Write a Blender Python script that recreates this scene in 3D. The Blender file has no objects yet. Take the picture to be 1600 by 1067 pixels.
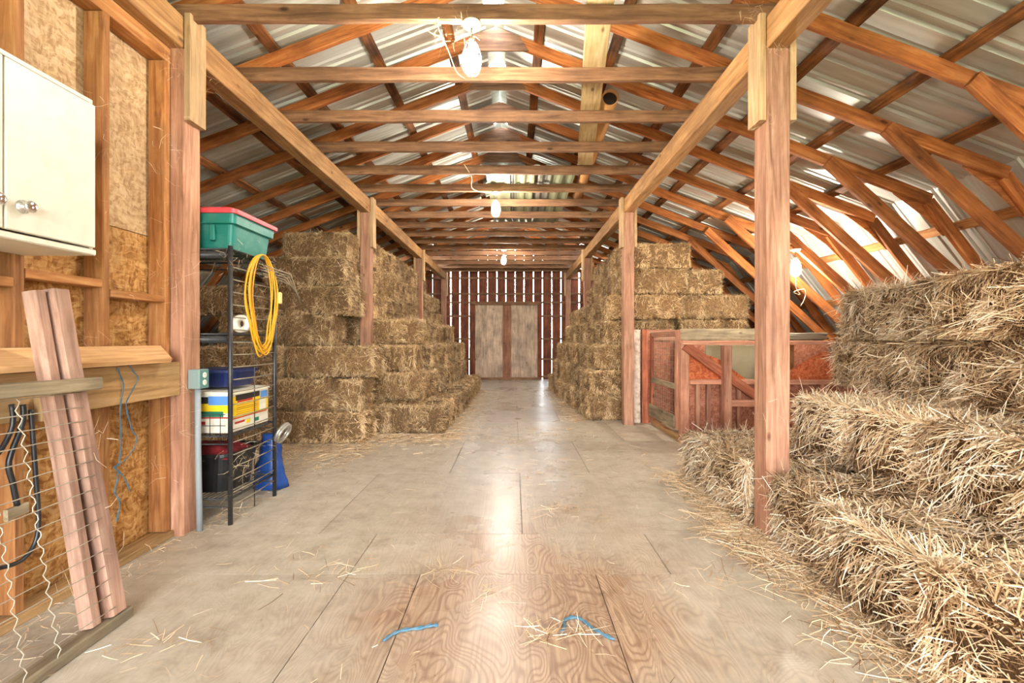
import bpy, math, random
import numpy as np
from mathutils import Matrix, Vector

random.seed(7)
RNG = np.random.default_rng(11)
SC = bpy.context.scene
COL = SC.collection
F = 700.0            # focal length in pixels of the 1600 px wide frame
VX, VY, HC = 803.0, 530.0, 1.167
WM = {}              # world matrix of every object made here


def P(px, py, Y):
    return Vector(((px - VX) * Y / F, Y, HC + (VY - py) * Y / F))


# ------------------------------------------------------------------ objects
def link(name, data, M=None, parent=None):
    o = bpy.data.objects.new(name, data)
    COL.objects.link(o)
    M = M or Matrix.Identity(4)
    WM[o.name] = M.copy()
    if parent is not None:
        o.parent = parent
        o.matrix_basis = WM[parent.name].inverted() @ M
    else:
        o.matrix_basis = M
    return o


def tag(o, label=None, cat=None, group=None, kind=None):
    if label: o['label'] = label
    if cat: o['category'] = cat
    if group: o['group'] = group
    if kind: o['kind'] = kind
    return o


def empty(name, loc, label=None, cat=None, group=None, rz=0.0):
    M = Matrix.Translation(loc) @ Matrix.Rotation(rz, 4, 'Z')
    return tag(link(name, None, M), label, cat, group)


def copy_tree(o, shift, parent=None):
    c = o.copy()
    COL.objects.link(c)
    WM[c.name] = Matrix.Translation(shift) @ WM[o.name]
    if parent is not None:
        c.parent = parent
        c.matrix_basis = WM[parent.name].inverted() @ WM[c.name]
    else:
        c.matrix_basis = WM[c.name]
    for ch in list(o.children):
        copy_tree(ch, shift, c)
    return c


# ------------------------------------------------------------------ meshes
class MB:
    def __init__(s):
        s.v, s.f, s.m = [], [], []

    def add(s, vs, fs, mi=0):
        b = len(s.v)
        s.v += [tuple(v) for v in vs]
        s.f += [tuple(b + i for i in f) for f in fs]
        s.m += [mi] * len(fs)
        return s

    def hexa(s, p, mi=0):   # 8 corners: bottom 4 ccw, top 4 ccw
        return s.add(p, [(3, 2, 1, 0), (4, 5, 6, 7), (0, 1, 5, 4), (1, 2, 6, 5), (2, 3, 7, 6), (3, 0, 4, 7)], mi)

    def box(s, lo, hi, mi=0, c=0.0):
        x0, y0, z0 = lo; x1, y1, z1 = hi
        if c <= 0:
            return s.hexa([(x0, y0, z0), (x1, y0, z0), (x1, y1, z0), (x0, y1, z0),
                           (x0, y0, z1), (x1, y0, z1), (x1, y1, z1), (x0, y1, z1)], mi)
        vs = []
        for z, k in ((z0, c), (z0 + c, 0), (z1 - c, 0), (z1, c)):
            vs += [(x0 + k + c * (k == 0), y0 + k, z), (x1 - k - c * (k == 0), y0 + k, z), (x1 - k, y0 + k + c * (k == 0), z),
                   (x1 - k, y1 - k - c * (k == 0), z), (x1 - k - c * (k == 0), y1 - k, z), (x0 + k + c * (k == 0), y1 - k, z),
                   (x0 + k, y1 - k - c * (k == 0), z), (x0 + k, y0 + k + c * (k == 0), z)]
        fs = [tuple(reversed(range(8))), tuple(range(24, 32))]
        for r in range(3):
            for i in range(8):
                j = (i + 1) % 8
                fs.append((r * 8 + i, r * 8 + j, r * 8 + 8 + j, r * 8 + 8 + i))
        return s.add(vs, fs, mi)

    def tube(s, pts, r, n=6, mi=0, closed=False):
        pts = [Vector(p) for p in pts]
        N = len(pts)
        vs, fs = [], []
        up = Vector((0.13, 0.21, 1)).normalized()
        for i, p in enumerate(pts):
            a = pts[(i - 1) % N] if (closed or i > 0) else p
            b = pts[(i + 1) % N] if (closed or i < N - 1) else p
            t = (b - a)
            t = t.normalized() if t.length > 1e-9 else Vector((0, 0, 1))
            u = up - t * up.dot(t)
            if u.length < 1e-3:
                u = Vector((1, 0, 0)) - t * t.x
            u.normalize()
            up = u
            w = t.cross(u)
            rr = r[i] if hasattr(r, '__len__') else r
            for k in range(n):
                A = 2 * math.pi * k / n
                vs.append(p + (u * math.cos(A) + w * math.sin(A)) * rr)
        for i in range(N if closed else N - 1):
            for k in range(n):
                j, l = (i + 1) % N, (k + 1) % n
                fs.append((i * n + k, i * n + l, j * n + l, j * n + k))
        if not closed:
            fs += [tuple(reversed(range(n))), tuple((N - 1) * n + k for k in range(n))]
        return s.add(vs, fs, mi)

    def lathe(s, prof, c=(0, 0, 0), n=24, axis='Z', mi=0, sx=1.0):
        vs, fs = [], []
        for r, h in prof:
            for k in range(n):
                A = 2 * math.pi * k / n
                a, b = r * math.cos(A), r * math.sin(A) * sx
                q = {'Z': (a, b, h), 'X': (h, a, b), 'Y': (b, h, a)}[axis]
                vs.append((q[0] + c[0], q[1] + c[1], q[2] + c[2]))
        for i in range(len(prof) - 1):
            for k in range(n):
                l = (k + 1) % n
                fs.append((i * n + k, i * n + l, i * n + n + l, i * n + n + k))
        fs += [tuple(reversed(range(n))), tuple((len(prof) - 1) * n + k for k in range(n))]
        return s.add(vs, fs, mi)

    def prism(s, poly, d, mi=0):
        """poly: 3-D outline, d: extrusion vector"""
        n = len(poly)
        d = Vector(d)
        vs = [Vector(p) for p in poly] + [Vector(p) + d for p in poly]
        fs = [tuple(reversed(range(n))), tuple(range(n, 2 * n))]
        fs += [(i, (i + 1) % n, n + (i + 1) % n, n + i) for i in range(n)]
        return s.add(vs, fs, mi)

    def mesh(s, name, mats, smooth=False):
        me = bpy.data.meshes.new(name)
        me.from_pydata(s.v, [], s.f)
        for m in (mats if isinstance(mats, (list, tuple)) else [mats]):
            me.materials.append(m)
        if any(s.m):
            me.polygons.foreach_set('material_index', s.m)
        if smooth:
            me.polygons.foreach_set('use_smooth', [True] * len(s.f))
        me.validate()
        me.update()
        return me

    def build(s, name, mats, parent=None, smooth=False, M=None):
        M = M or Matrix.Identity(4)
        if parent is not None and M == Matrix.Identity(4):
            M = Matrix.Identity(4)
        return link(name, s.mesh(name, mats, smooth), M, parent)


def fix_normals(o):
    import bmesh
    bm = bmesh.new()
    bm.from_mesh(o.data)
    bmesh.ops.recalc_face_normals(bm, faces=bm.faces)
    bm.to_mesh(o.data)
    bm.free()
    return o


def lumber_mesh(name, L, w, h, mat, c=0.004, jit=0.0022, seg=0.35):
    """rough sawn stick along local X, w across local Y, h along local Z, centred"""
    n = max(2, int(L / seg) + 1)
    vs, fs = [], []
    for i in range(n + 1):
        x = -L / 2 + L * i / n
        dy, dz = random.uniform(-jit, jit), random.uniform(-jit, jit)
        a, b = w / 2, h / 2
        for (y, z) in ((-a + c, -b), (a - c, -b), (a, -b + c), (a, b - c), (a - c, b), (-a + c, b), (-a, b - c), (-a, -b + c)):
            vs.append((x, y + dy + random.uniform(-jit, jit) * .4, z + dz + random.uniform(-jit, jit) * .4))
    for i in range(n):
        for k in range(8):
            j = (k + 1) % 8
            fs.append((i * 8 + k, i * 8 + 8 + k, i * 8 + 8 + j, i * 8 + j))
    fs += [tuple(range(8)), tuple(n * 8 + k for k in reversed(range(8)))]
    me = bpy.data.meshes.new(name)
    me.from_pydata(vs, [], fs)
    me.materials.append(mat)
    me.update()
    return me


def lumber(name, p0, p1, w, h, mat, parent=None, up=(0, 0, 1), **k):
    p0, p1 = Vector(p0), Vector(p1)
    d = p1 - p0
    L = d.length
    x = d.normalized()
    up = Vector(up)
    z = (up - x * up.dot(x))
    if z.length < 1e-4:
        z = Vector((0, 1, 0)) - x * x.y
    z.normalize()
    y = z.cross(x)
    M = Matrix((x, y, z)).transposed().to_4x4()
    M.translation = (p0 + p1) / 2
    return link(name, lumber_mesh(name, L, w, h, mat, **k), M, parent)


# ------------------------------------------------------------------ materials
def mat_new(name):
    m = bpy.data.materials.new(name)
    m.use_nodes = True
    nt = m.node_tree
    nt.nodes.clear()
    out = nt.nodes.new('ShaderNodeOutputMaterial')
    b = nt.nodes.new('ShaderNodeBsdfPrincipled')
    nt.links.new(b.outputs[0], out.inputs[0])
    return m, nt, b


def N(nt, t, **kw):
    n = nt.nodes.new(t)
    for k, v in kw.items():
        if k.startswith('i_'):
            n.inputs[k[2:].replace('_', ' ')].default_value = v
        else:
            setattr(n, k, v)
    return n


def ramp(nt, stops, interp='LINEAR'):
    r = nt.nodes.new('ShaderNodeValToRGB')
    r.color_ramp.interpolation = interp
    e = r.color_ramp.elements
    while len(e) < len(stops):
        e.new(0.5)
    for k, (p, c) in enumerate(stops):
        e[k].position = p
        e[k].color = (*c, 1) if len(c) == 3 else c
    return r


def srgb(r, g, b):
    return tuple(((c / 255) / 12.92 if c / 255 <= .04045 else ((c / 255 + .055) / 1.055) ** 2.4) for c in (r, g, b))


def mth(nt, op, a, b=None, clamp=False):
    n = nt.nodes.new('ShaderNodeMath')
    n.operation = op
    n.use_clamp = clamp
    for i, v in enumerate((a, b)):
        if v is None: continue
        if isinstance(v, (int, float)): n.inputs[i].default_value = v
        else: nt.links.new(v, n.inputs[i])
    return n.outputs[0]


def mix(nt, fac, a, b, mode='MIX'):
    n = nt.nodes.new('ShaderNodeMix')
    n.data_type = 'RGBA'
    n.blend_type = mode
    for sock, v in ((n.inputs[0], fac), (n.inputs[6], a), (n.inputs[7], b)):
        if hasattr(v, 'is_output') or hasattr(v, 'links'):
            nt.links.new(v, sock)
        elif isinstance(v, (int, float)):
            sock.default_value = v
        else:
            sock.default_value = (*v, 1) if len(v) == 3 else v
    return n.outputs[2]


def wood(name, dark, mid, light, rough=0.75, along='X', stain=0.45, knots=True, bump=0.25, gscale=1.0, vary=0.22):
    """sawn timber, grain along a local axis"""
    m, nt, b = mat_new(name)
    L = nt.links.new
    tc = N(nt, 'ShaderNodeTexCoord')
    oi = N(nt, 'ShaderNodeObjectInfo')
    off = N(nt, 'ShaderNodeVectorMath', operation='MULTIPLY_ADD')
    cmb = N(nt, 'ShaderNodeCombineXYZ')
    for i in range(3): L(oi.outputs['Random'], cmb.inputs[i])
    L(cmb.outputs[0], off.inputs[0]); off.inputs[1].default_value = (37, 11, 23); L(tc.outputs['Object'], off.inputs[2])
    mp = N(nt, 'ShaderNodeMapping')
    s = {'X': (0.7, 9, 9), 'Y': (9, 0.7, 9), 'Z': (9, 9, 0.7)}[along]
    mp.inputs['Scale'].default_value = tuple(q * gscale for q in s)
    L(off.outputs[0], mp.inputs['Vector'])
    n1 = N(nt, 'ShaderNodeTexNoise', i_Scale=3.2, i_Detail=7.0, i_Roughness=.62, i_Distortion=.9)
    L(mp.outputs[0], n1.inputs['Vector'])
    r1 = ramp(nt, [(.25, dark), (.5, mid), (.76, light)])
    L(n1.outputs['Fac'], r1.inputs[0])
    n2 = N(nt, 'ShaderNodeTexNoise', i_Scale=2.3, i_Detail=5.0, i_Roughness=.6)
    L(off.outputs[0], n2.inputs['Vector'])
    r2 = ramp(nt, [(.36, (1 - stain,) * 3), (.62, (1.08, 1.06, 1.03))])
    L(n2.outputs['Fac'], r2.inputs[0])
    c = mix(nt, 1.0, r1.outputs[0], r2.outputs[0], 'MULTIPLY')
    if knots:
        mk = N(nt, 'ShaderNodeMapping')
        mk.inputs['Scale'].default_value = {'X': (.45, 1, 1), 'Y': (1, .45, 1), 'Z': (1, 1, .45)}[along]
        L(off.outputs[0], mk.inputs['Vector'])
        vo = N(nt, 'ShaderNodeTexVoronoi', i_Scale=5.5)
        L(mk.outputs[0], vo.inputs['Vector'])
        rk = ramp(nt, [(.045, (.22, .15, .10)), (.10, (1, 1, 1))])
        L(vo.outputs['Distance'], rk.inputs[0])
        c = mix(nt, .85, c, rk.outputs[0], 'MULTIPLY')
    v = mth(nt, 'MULTIPLY_ADD', oi.outputs['Random'], vary * 2)
    nt.nodes[-1].inputs[2].default_value = 1 - vary
    hs = N(nt, 'ShaderNodeHueSaturation')
    L(c, hs.inputs['Color']); L(v, hs.inputs['Value'])
    L(hs.outputs[0], b.inputs['Base Color'])
    b.inputs['Roughness'].default_value = rough
    b.inputs['Specular IOR Level'].default_value = .3
    bp = N(nt, 'ShaderNodeBump', i_Strength=bump, i_Distance=.004)
    L(n1.outputs['Fac'], bp.inputs['Height']); L(bp.outputs[0], b.inputs['Normal'])
    return m


def plain(name, col, rough=.5, metal=0.0, spec=.5, dirt=0.0, dirtcol=(.25, .2, .14), trans=0.0, scale=7):
    m, nt, b = mat_new(name)
    b.inputs['Roughness'].default_value = rough
    b.inputs['Metallic'].default_value = metal
    b.inputs['Specular IOR Level'].default_value = spec
    if trans: b.inputs['Transmission Weight'].default_value = trans
    if dirt > 0:
        tc = N(nt, 'ShaderNodeTexCoord')
        n = N(nt, 'ShaderNodeTexNoise', i_Scale=scale, i_Detail=8.0, i_Roughness=.65)
        nt.links.new(tc.outputs['Object'], n.inputs['Vector'])
        r = ramp(nt, [(.45, (0, 0, 0)), (.75, (1, 1, 1))])
        nt.links.new(n.outputs['Fac'], r.inputs[0])
        f = mth(nt, 'MULTIPLY', r.outputs[0], dirt)
        nt.links.new(mix(nt, f, col, dirtcol), b.inputs['Base Color'])
    else:
        b.inputs['Base Color'].default_value = (*col, 1)
    return m


def emis(name, col, st):
    m, nt, b = mat_new(name)
    nt.nodes.remove(b)
    e = N(nt, 'ShaderNodeEmission', i_Strength=st)
    e.inputs[0].default_value = (*col, 1)
    nt.links.new(e.outputs[0], nt.nodes['Material Output'].inputs[0])
    return m


def osb(name, cols, dusty=0.3, scale=1.0):
    m, nt, b = mat_new(name)
    L = nt.links.new
    tc = N(nt, 'ShaderNodeTexCoord')
    n0 = N(nt, 'ShaderNodeTexNoise', i_Scale=6.0, i_Detail=2.0)
    L(tc.outputs['Object'], n0.inputs['Vector'])
    wv = N(nt, 'ShaderNodeVectorMath', operation='MULTIPLY_ADD')
    L(n0.outputs['Color'], wv.inputs[0]); wv.inputs[1].default_value = (.12, .12, .12); L(tc.outputs['Object'], wv.inputs[2])
    layers = []
    for rot, sc in (((.6, .2, .3), (16, 16, 60)), ((-.7, .5, 1.1), (60, 18, 20)), ((1.3, -.4, .2), (20, 55, 16))):
        mp = N(nt, 'ShaderNodeMapping')
        mp.inputs['Rotation'].default_value = rot
        mp.inputs['Scale'].default_value = tuple(q * scale for q in sc)
        L(wv.outputs[0], mp.inputs['Vector'])
        v = N(nt, 'ShaderNodeTexVoronoi', i_Scale=1.0)
        v.feature = 'F1'
        L(mp.outputs[0], v.inputs['Vector'])
        sp = N(nt, 'ShaderNodeSeparateColor')
        L(v.outputs['Color'], sp.inputs[0])
        layers.append(sp.outputs[0])
    a = mth(nt, 'ADD', layers[0], layers[1])
    a = mth(nt, 'ADD', a, layers[2])
    a = mth(nt, 'DIVIDE', a, 3.0)
    r = ramp(nt, [(.2, cols[0]), (.5, cols[1]), (.8, cols[2])])
    L(a, r.inputs[0])
    nd = N(nt, 'ShaderNodeTexNoise', i_Scale=2.6, i_Detail=7.0, i_Roughness=.65)
    L(tc.outputs['Object'], nd.inputs['Vector'])
    rd = ramp(nt, [(.35, (.5, .45, .4)), (.62, (1.06, 1.05, 1.02))])
    L(nd.outputs['Fac'], rd.inputs[0])
    L(mix(nt, dusty * 2, r.outputs[0], mix(nt, 1.0, r.outputs[0], rd.outputs[0], 'MULTIPLY')), b.inputs['Base Color'])
    b.inputs['Roughness'].default_value = .7
    b.inputs['Specular IOR Level'].default_value = .25
    bp = N(nt, 'ShaderNodeBump', i_Strength=.35, i_Distance=.003)
    L(a, bp.inputs['Height']); L(bp.outputs[0], b.inputs['Normal'])
    return m


def straw_mat(name, stops, rough=.55, body=False):
    m, nt, b = mat_new(name)
    L = nt.links.new
    oi = N(nt, 'ShaderNodeObjectInfo')
    if body:
        tc = N(nt, 'ShaderNodeTexCoord')
        off = N(nt, 'ShaderNodeVectorMath', operation='ADD')
        cmb = N(nt, 'ShaderNodeCombineXYZ')
        k = mth(nt, 'MULTIPLY', oi.outputs['Random'], 40.0)
        for i in range(3): L(k, cmb.inputs[i])
        L(cmb.outputs[0], off.inputs[0]); L(tc.outputs['Object'], off.inputs[1])
        outs = []
        for sc, rot in (((140, 140, 16), (.2, .15, 0)), ((22, 150, 150), (.1, .5, .3)), ((150, 20, 120), (.6, .1, .2))):
            mp = N(nt, 'ShaderNodeMapping')
            mp.inputs['Scale'].default_value = sc
            mp.inputs['Rotation'].default_value = rot
            L(off.outputs[0], mp.inputs['Vector'])
            n = N(nt, 'ShaderNodeTexNoise', i_Scale=1.0, i_Detail=4.0, i_Distortion=1.2)
            L(mp.outputs[0], n.inputs['Vector'])
            outs.append(n.outputs['Fac'])
        a = mth(nt, 'MAXIMUM', outs[0], outs[1])
        a = mth(nt, 'MAXIMUM', a, outs[2])
        fac = mth(nt, 'MULTIPLY_ADD', a, 2.2)
        nt.nodes[-1].inputs[2].default_value = -.85
        bp = N(nt, 'ShaderNodeBump', i_Strength=.9, i_Distance=.012)
        L(a, bp.inputs['Height']); L(bp.outputs[0], b.inputs['Normal'])
    else:
        at = N(nt, 'ShaderNodeAttribute', attribute_name='tone')
        fac = at.outputs['Fac']
    r = ramp(nt, stops)
    L(fac, r.inputs[0])
    hs = N(nt, 'ShaderNodeHueSaturation')
    v = mth(nt, 'MULTIPLY_ADD', oi.outputs['Random'], .46)
    nt.nodes[-1].inputs[2].default_value = .77
    L(r.outputs[0], hs.inputs['Color']); L(v, hs.inputs['Value'])
    L(hs.outputs[0], b.inputs['Base Color'])
    b.inputs['Roughness'].default_value = rough
    b.inputs['Specular IOR Level'].default_value = .35
    return m


M = {}
M['post'] = wood('post wood', srgb(122, 82, 60), srgb(170, 124, 98), srgb(198, 158, 130), stain=.22, knots=True, vary=.1)
M['beam'] = wood('plate beam wood', srgb(122, 82, 46), srgb(170, 126, 80), srgb(198, 158, 110), stain=.22)
M['cleat'] = wood('cleat wood', srgb(150, 114, 76), srgb(196, 162, 120), srgb(214, 184, 146), stain=.2, along='X')
M['tie'] = wood('tie beam wood', srgb(80, 52, 36), srgb(128, 92, 66), srgb(160, 122, 90), stain=.3)
M['rafter'] = wood('rafter wood', srgb(102, 52, 20), srgb(166, 98, 48), srgb(196, 132, 78), stain=.4)
M['purlin'] = wood('purlin wood', srgb(58, 28, 12), srgb(132, 82, 42), srgb(178, 122, 72), stain=.75)
M['stud'] = wood('stud wood', srgb(112, 64, 30), srgb(166, 112, 64), srgb(198, 150, 98), stain=.28)
M['ledger'] = wood('ledger wood', srgb(136, 100, 60), srgb(182, 144, 96), srgb(204, 170, 124), stain=.25)
M['shelfboard'] = wood('shelf board wood', srgb(170, 124, 78), srgb(206, 162, 112), srgb(222, 184, 138), stain=.15, knots=False)
M['gatewood'] = wood('old gate wood', srgb(104, 76, 60), srgb(150, 116, 98), srgb(180, 150, 130), stain=.35)
M['greywood'] = wood('weathered grey wood', srgb(96, 84, 66), srgb(142, 126, 100), srgb(174, 158, 128), stain=.35)
M['barnboard'] = wood('barn board', srgb(70, 34, 22), srgb(122, 66, 44), srgb(152, 92, 62), stain=.4, along='Z', vary=.12)
M['doorwood'] = wood('door plank', srgb(138, 114, 92), srgb(192, 166, 142), srgb(218, 198, 176), stain=.4, along='Z', vary=.1)
M['reddoor'] = wood('brown door plank', srgb(104, 66, 48), srgb(152, 104, 78), srgb(176, 130, 104), stain=.3, along='Z', vary=.05)
M['redwood'] = wood('red stall wood', srgb(108, 52, 34), srgb(164, 94, 66), srgb(194, 130, 98), stain=.4)
M['palered'] = wood('dusty red stall wood', srgb(136, 84, 64), srgb(182, 128, 102), srgb(208, 164, 138), stain=.3)
M['plank'] = wood('pale loft plank', srgb(160, 130, 84), srgb(204, 176, 126), srgb(224, 202, 158), stain=.2)
M['osb_up'] = osb('dusty pale particle board', [srgb(172, 138, 98), srgb(202, 170, 128), srgb(218, 190, 152)], .25, 1.7)
M['osb_low'] = osb('orange particle board', [srgb(146, 98, 48), srgb(192, 142, 82), srgb(216, 174, 118)], .35, 1.6)
M['osb_red'] = osb('red stained particle board', [srgb(140, 86, 64), srgb(168, 106, 80), srgb(188, 132, 106)], .35, 1.8)
M['osb_orange'] = osb('bright orange particle board', [srgb(160, 76, 40), srgb(196, 104, 62), srgb(212, 130, 86)], .25, 1.8)
M['white'] = plain('worn white paint', srgb(206, 198, 180), .45, dirt=.28, dirtcol=srgb(170, 140, 100), scale=9)
M['chrome'] = plain('chrome', (.85, .85, .85), .12, 1.0)
M['black'] = plain('black enamel', (.012, .012, .014), .4, dirt=.3, dirtcol=(.1, .085, .06))
M['wire'] = plain('galvanised wire', srgb(170, 160, 140), .5, .3, dirt=.5, dirtcol=srgb(120, 96, 60))
M['rackwire'] = plain('dusty rack wire', srgb(142, 128, 104), .6, .1, dirt=.5, dirtcol=(.04, .035, .03), scale=14)
M['greyplastic'] = plain('grey plastic', srgb(128, 146, 142), .5)
M['conduit'] = plain('grey conduit', srgb(142, 150, 152), .5, dirt=.2)
M['ivory'] = plain('ivory plastic', srgb(232, 226, 208), .4)
M['teal'] = plain('green tote plastic', srgb(14, 112, 100), .38, dirt=.25, dirtcol=srgb(150, 190, 170), scale=5)
M['redlid'] = plain('red lid plastic', srgb(208, 62, 74), .4, dirt=.25, dirtcol=srgb(226, 140, 130))
M['yellow'] = plain('yellow cord rubber', srgb(214, 152, 18), .45)
M['blue'] = plain('blue twine', srgb(70, 108, 126), .7, dirt=.3, dirtcol=srgb(150, 160, 160), scale=30)
M['bluetub'] = plain('dark blue plastic', srgb(14, 34, 84), .35, dirt=.15)
M['bluebag'] = plain('blue plastic', srgb(24, 66, 138), .35, dirt=.3, dirtcol=srgb(90, 120, 160), scale=12)
M['binblack'] = plain('black bin plastic', (.008, .008, .008), .35, dirt=.2, dirtcol=(.05, .05, .045))
M['redcloth'] = plain('dark red cloth', srgb(120, 22, 26), .85)
M['card'] = plain('white carton', srgb(226, 220, 200), .6, dirt=.2)
M['cyellow'] = plain('yellow print', srgb(232, 196, 20), .55)
M['cred'] = plain('red print', srgb(176, 38, 26), .55)
M['cblack'] = plain('black print', srgb(30, 26, 24), .55)
M['cgreen'] = plain('green print', srgb(24, 110, 84), .55)
M['cblue'] = plain('blue print', srgb(84, 136, 200), .55)
M['ceramic'] = plain('white lampholder', srgb(236, 230, 210), .35)
M['plastic_clear'] = plain('grey sheet', srgb(150, 138, 106), .5, dirt=.4, dirtcol=srgb(120, 108, 80))
M['cardboardtube'] = plain('brown cardboard', srgb(176, 124, 68), .75, dirt=.3, dirtcol=srgb(120, 76, 36))
M['hose'] = plain('grey hose', srgb(112, 106, 88), .6)
M['ropewhite'] = plain('pale cord', srgb(216, 196, 158), .8)
M['bulb'] = emis('lit bulb', (1.0, .92, .80), 900)
M['bulb_fill'] = emis('added fill bulb', (1.0, .92, .80), 110)  # weak emission for the added lamp behind the camera
M['tin'] = plain('tin sheet green', srgb(132, 136, 108), .5, .35, dirt=.3, dirtcol=srgb(120, 110, 80))
M['tin2'] = plain('tin sheet grey', srgb(128, 126, 116), .5, .5, dirt=.3, dirtcol=srgb(120, 110, 90))
M['whitewash'] = plain('patchy whitewash', srgb(214, 196, 176), .8, dirt=.9, dirtcol=srgb(140, 96, 72), scale=16)
M['dark'] = plain('dark gaps and painted shade', (.03, .02, .012), .9)

# golden straw near, greener hay far
STRAW = [(0.0, srgb(92, 62, 36)), (.3, srgb(180, 146, 106)), (.6, srgb(222, 194, 154)), (1.0, srgb(250, 238, 214))]
STRAWG = [(0.0, srgb(116, 84, 44)), (.3, srgb(178, 146, 90)), (.62, srgb(214, 192, 142)), (1.0, srgb(242, 232, 200))]
HAY = [(0.0, srgb(94, 68, 42)), (.35, srgb(160, 126, 84)), (.7, srgb(202, 168, 122)), (1.0, srgb(236, 212, 170))]
M['straw'] = straw_mat('golden straw', STRAW)
M['straw_body'] = straw_mat('packed straw', [(.1, srgb(44, 28, 14)), (.5, srgb(104, 74, 44)), (.9, srgb(176, 138, 92))], .8, True)
M['hay'] = straw_mat('brown hay', HAY)
M['hay_body'] = straw_mat('packed hay', [(.1, srgb(56, 37, 20)), (.5, srgb(130, 98, 62)), (.9, srgb(190, 154, 106))], .8, True)


def metal_roof():
    m, nt, b = mat_new('galvanised roof sheet')
    L = nt.links.new
    tc = N(nt, 'ShaderNodeTexCoord')
    mp = N(nt, 'ShaderNodeMapping'); mp.inputs['Scale'].default_value = (.5, 5, .5)
    L(tc.outputs['Object'], mp.inputs['Vector'])
    n = N(nt, 'ShaderNodeTexNoise', i_Scale=1.6, i_Detail=6.0, i_Roughness=.6); L(mp.outputs[0], n.inputs['Vector'])
    r = ramp(nt, [(.3, srgb(164, 160, 144)), (.55, srgb(202, 202, 192)), (.8, srgb(226, 228, 222))])
    L(n.outputs['Fac'], r.inputs[0]); L(r.outputs[0], b.inputs['Base Color'])
    b.inputs['Metallic'].default_value = .45
    n2 = N(nt, 'ShaderNodeTexNoise', i_Scale=3.0, i_Detail=4.0); L(tc.outputs['Object'], n2.inputs['Vector'])
    r2 = ramp(nt, [(.3, (.3,) * 3), (.7, (.5,) * 3)]); L(n2.outputs['Fac'], r2.inputs[0])
    L(r2.outputs[0], b.inputs['Roughness'])
    return m


M['roof'] = metal_roof()


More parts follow.
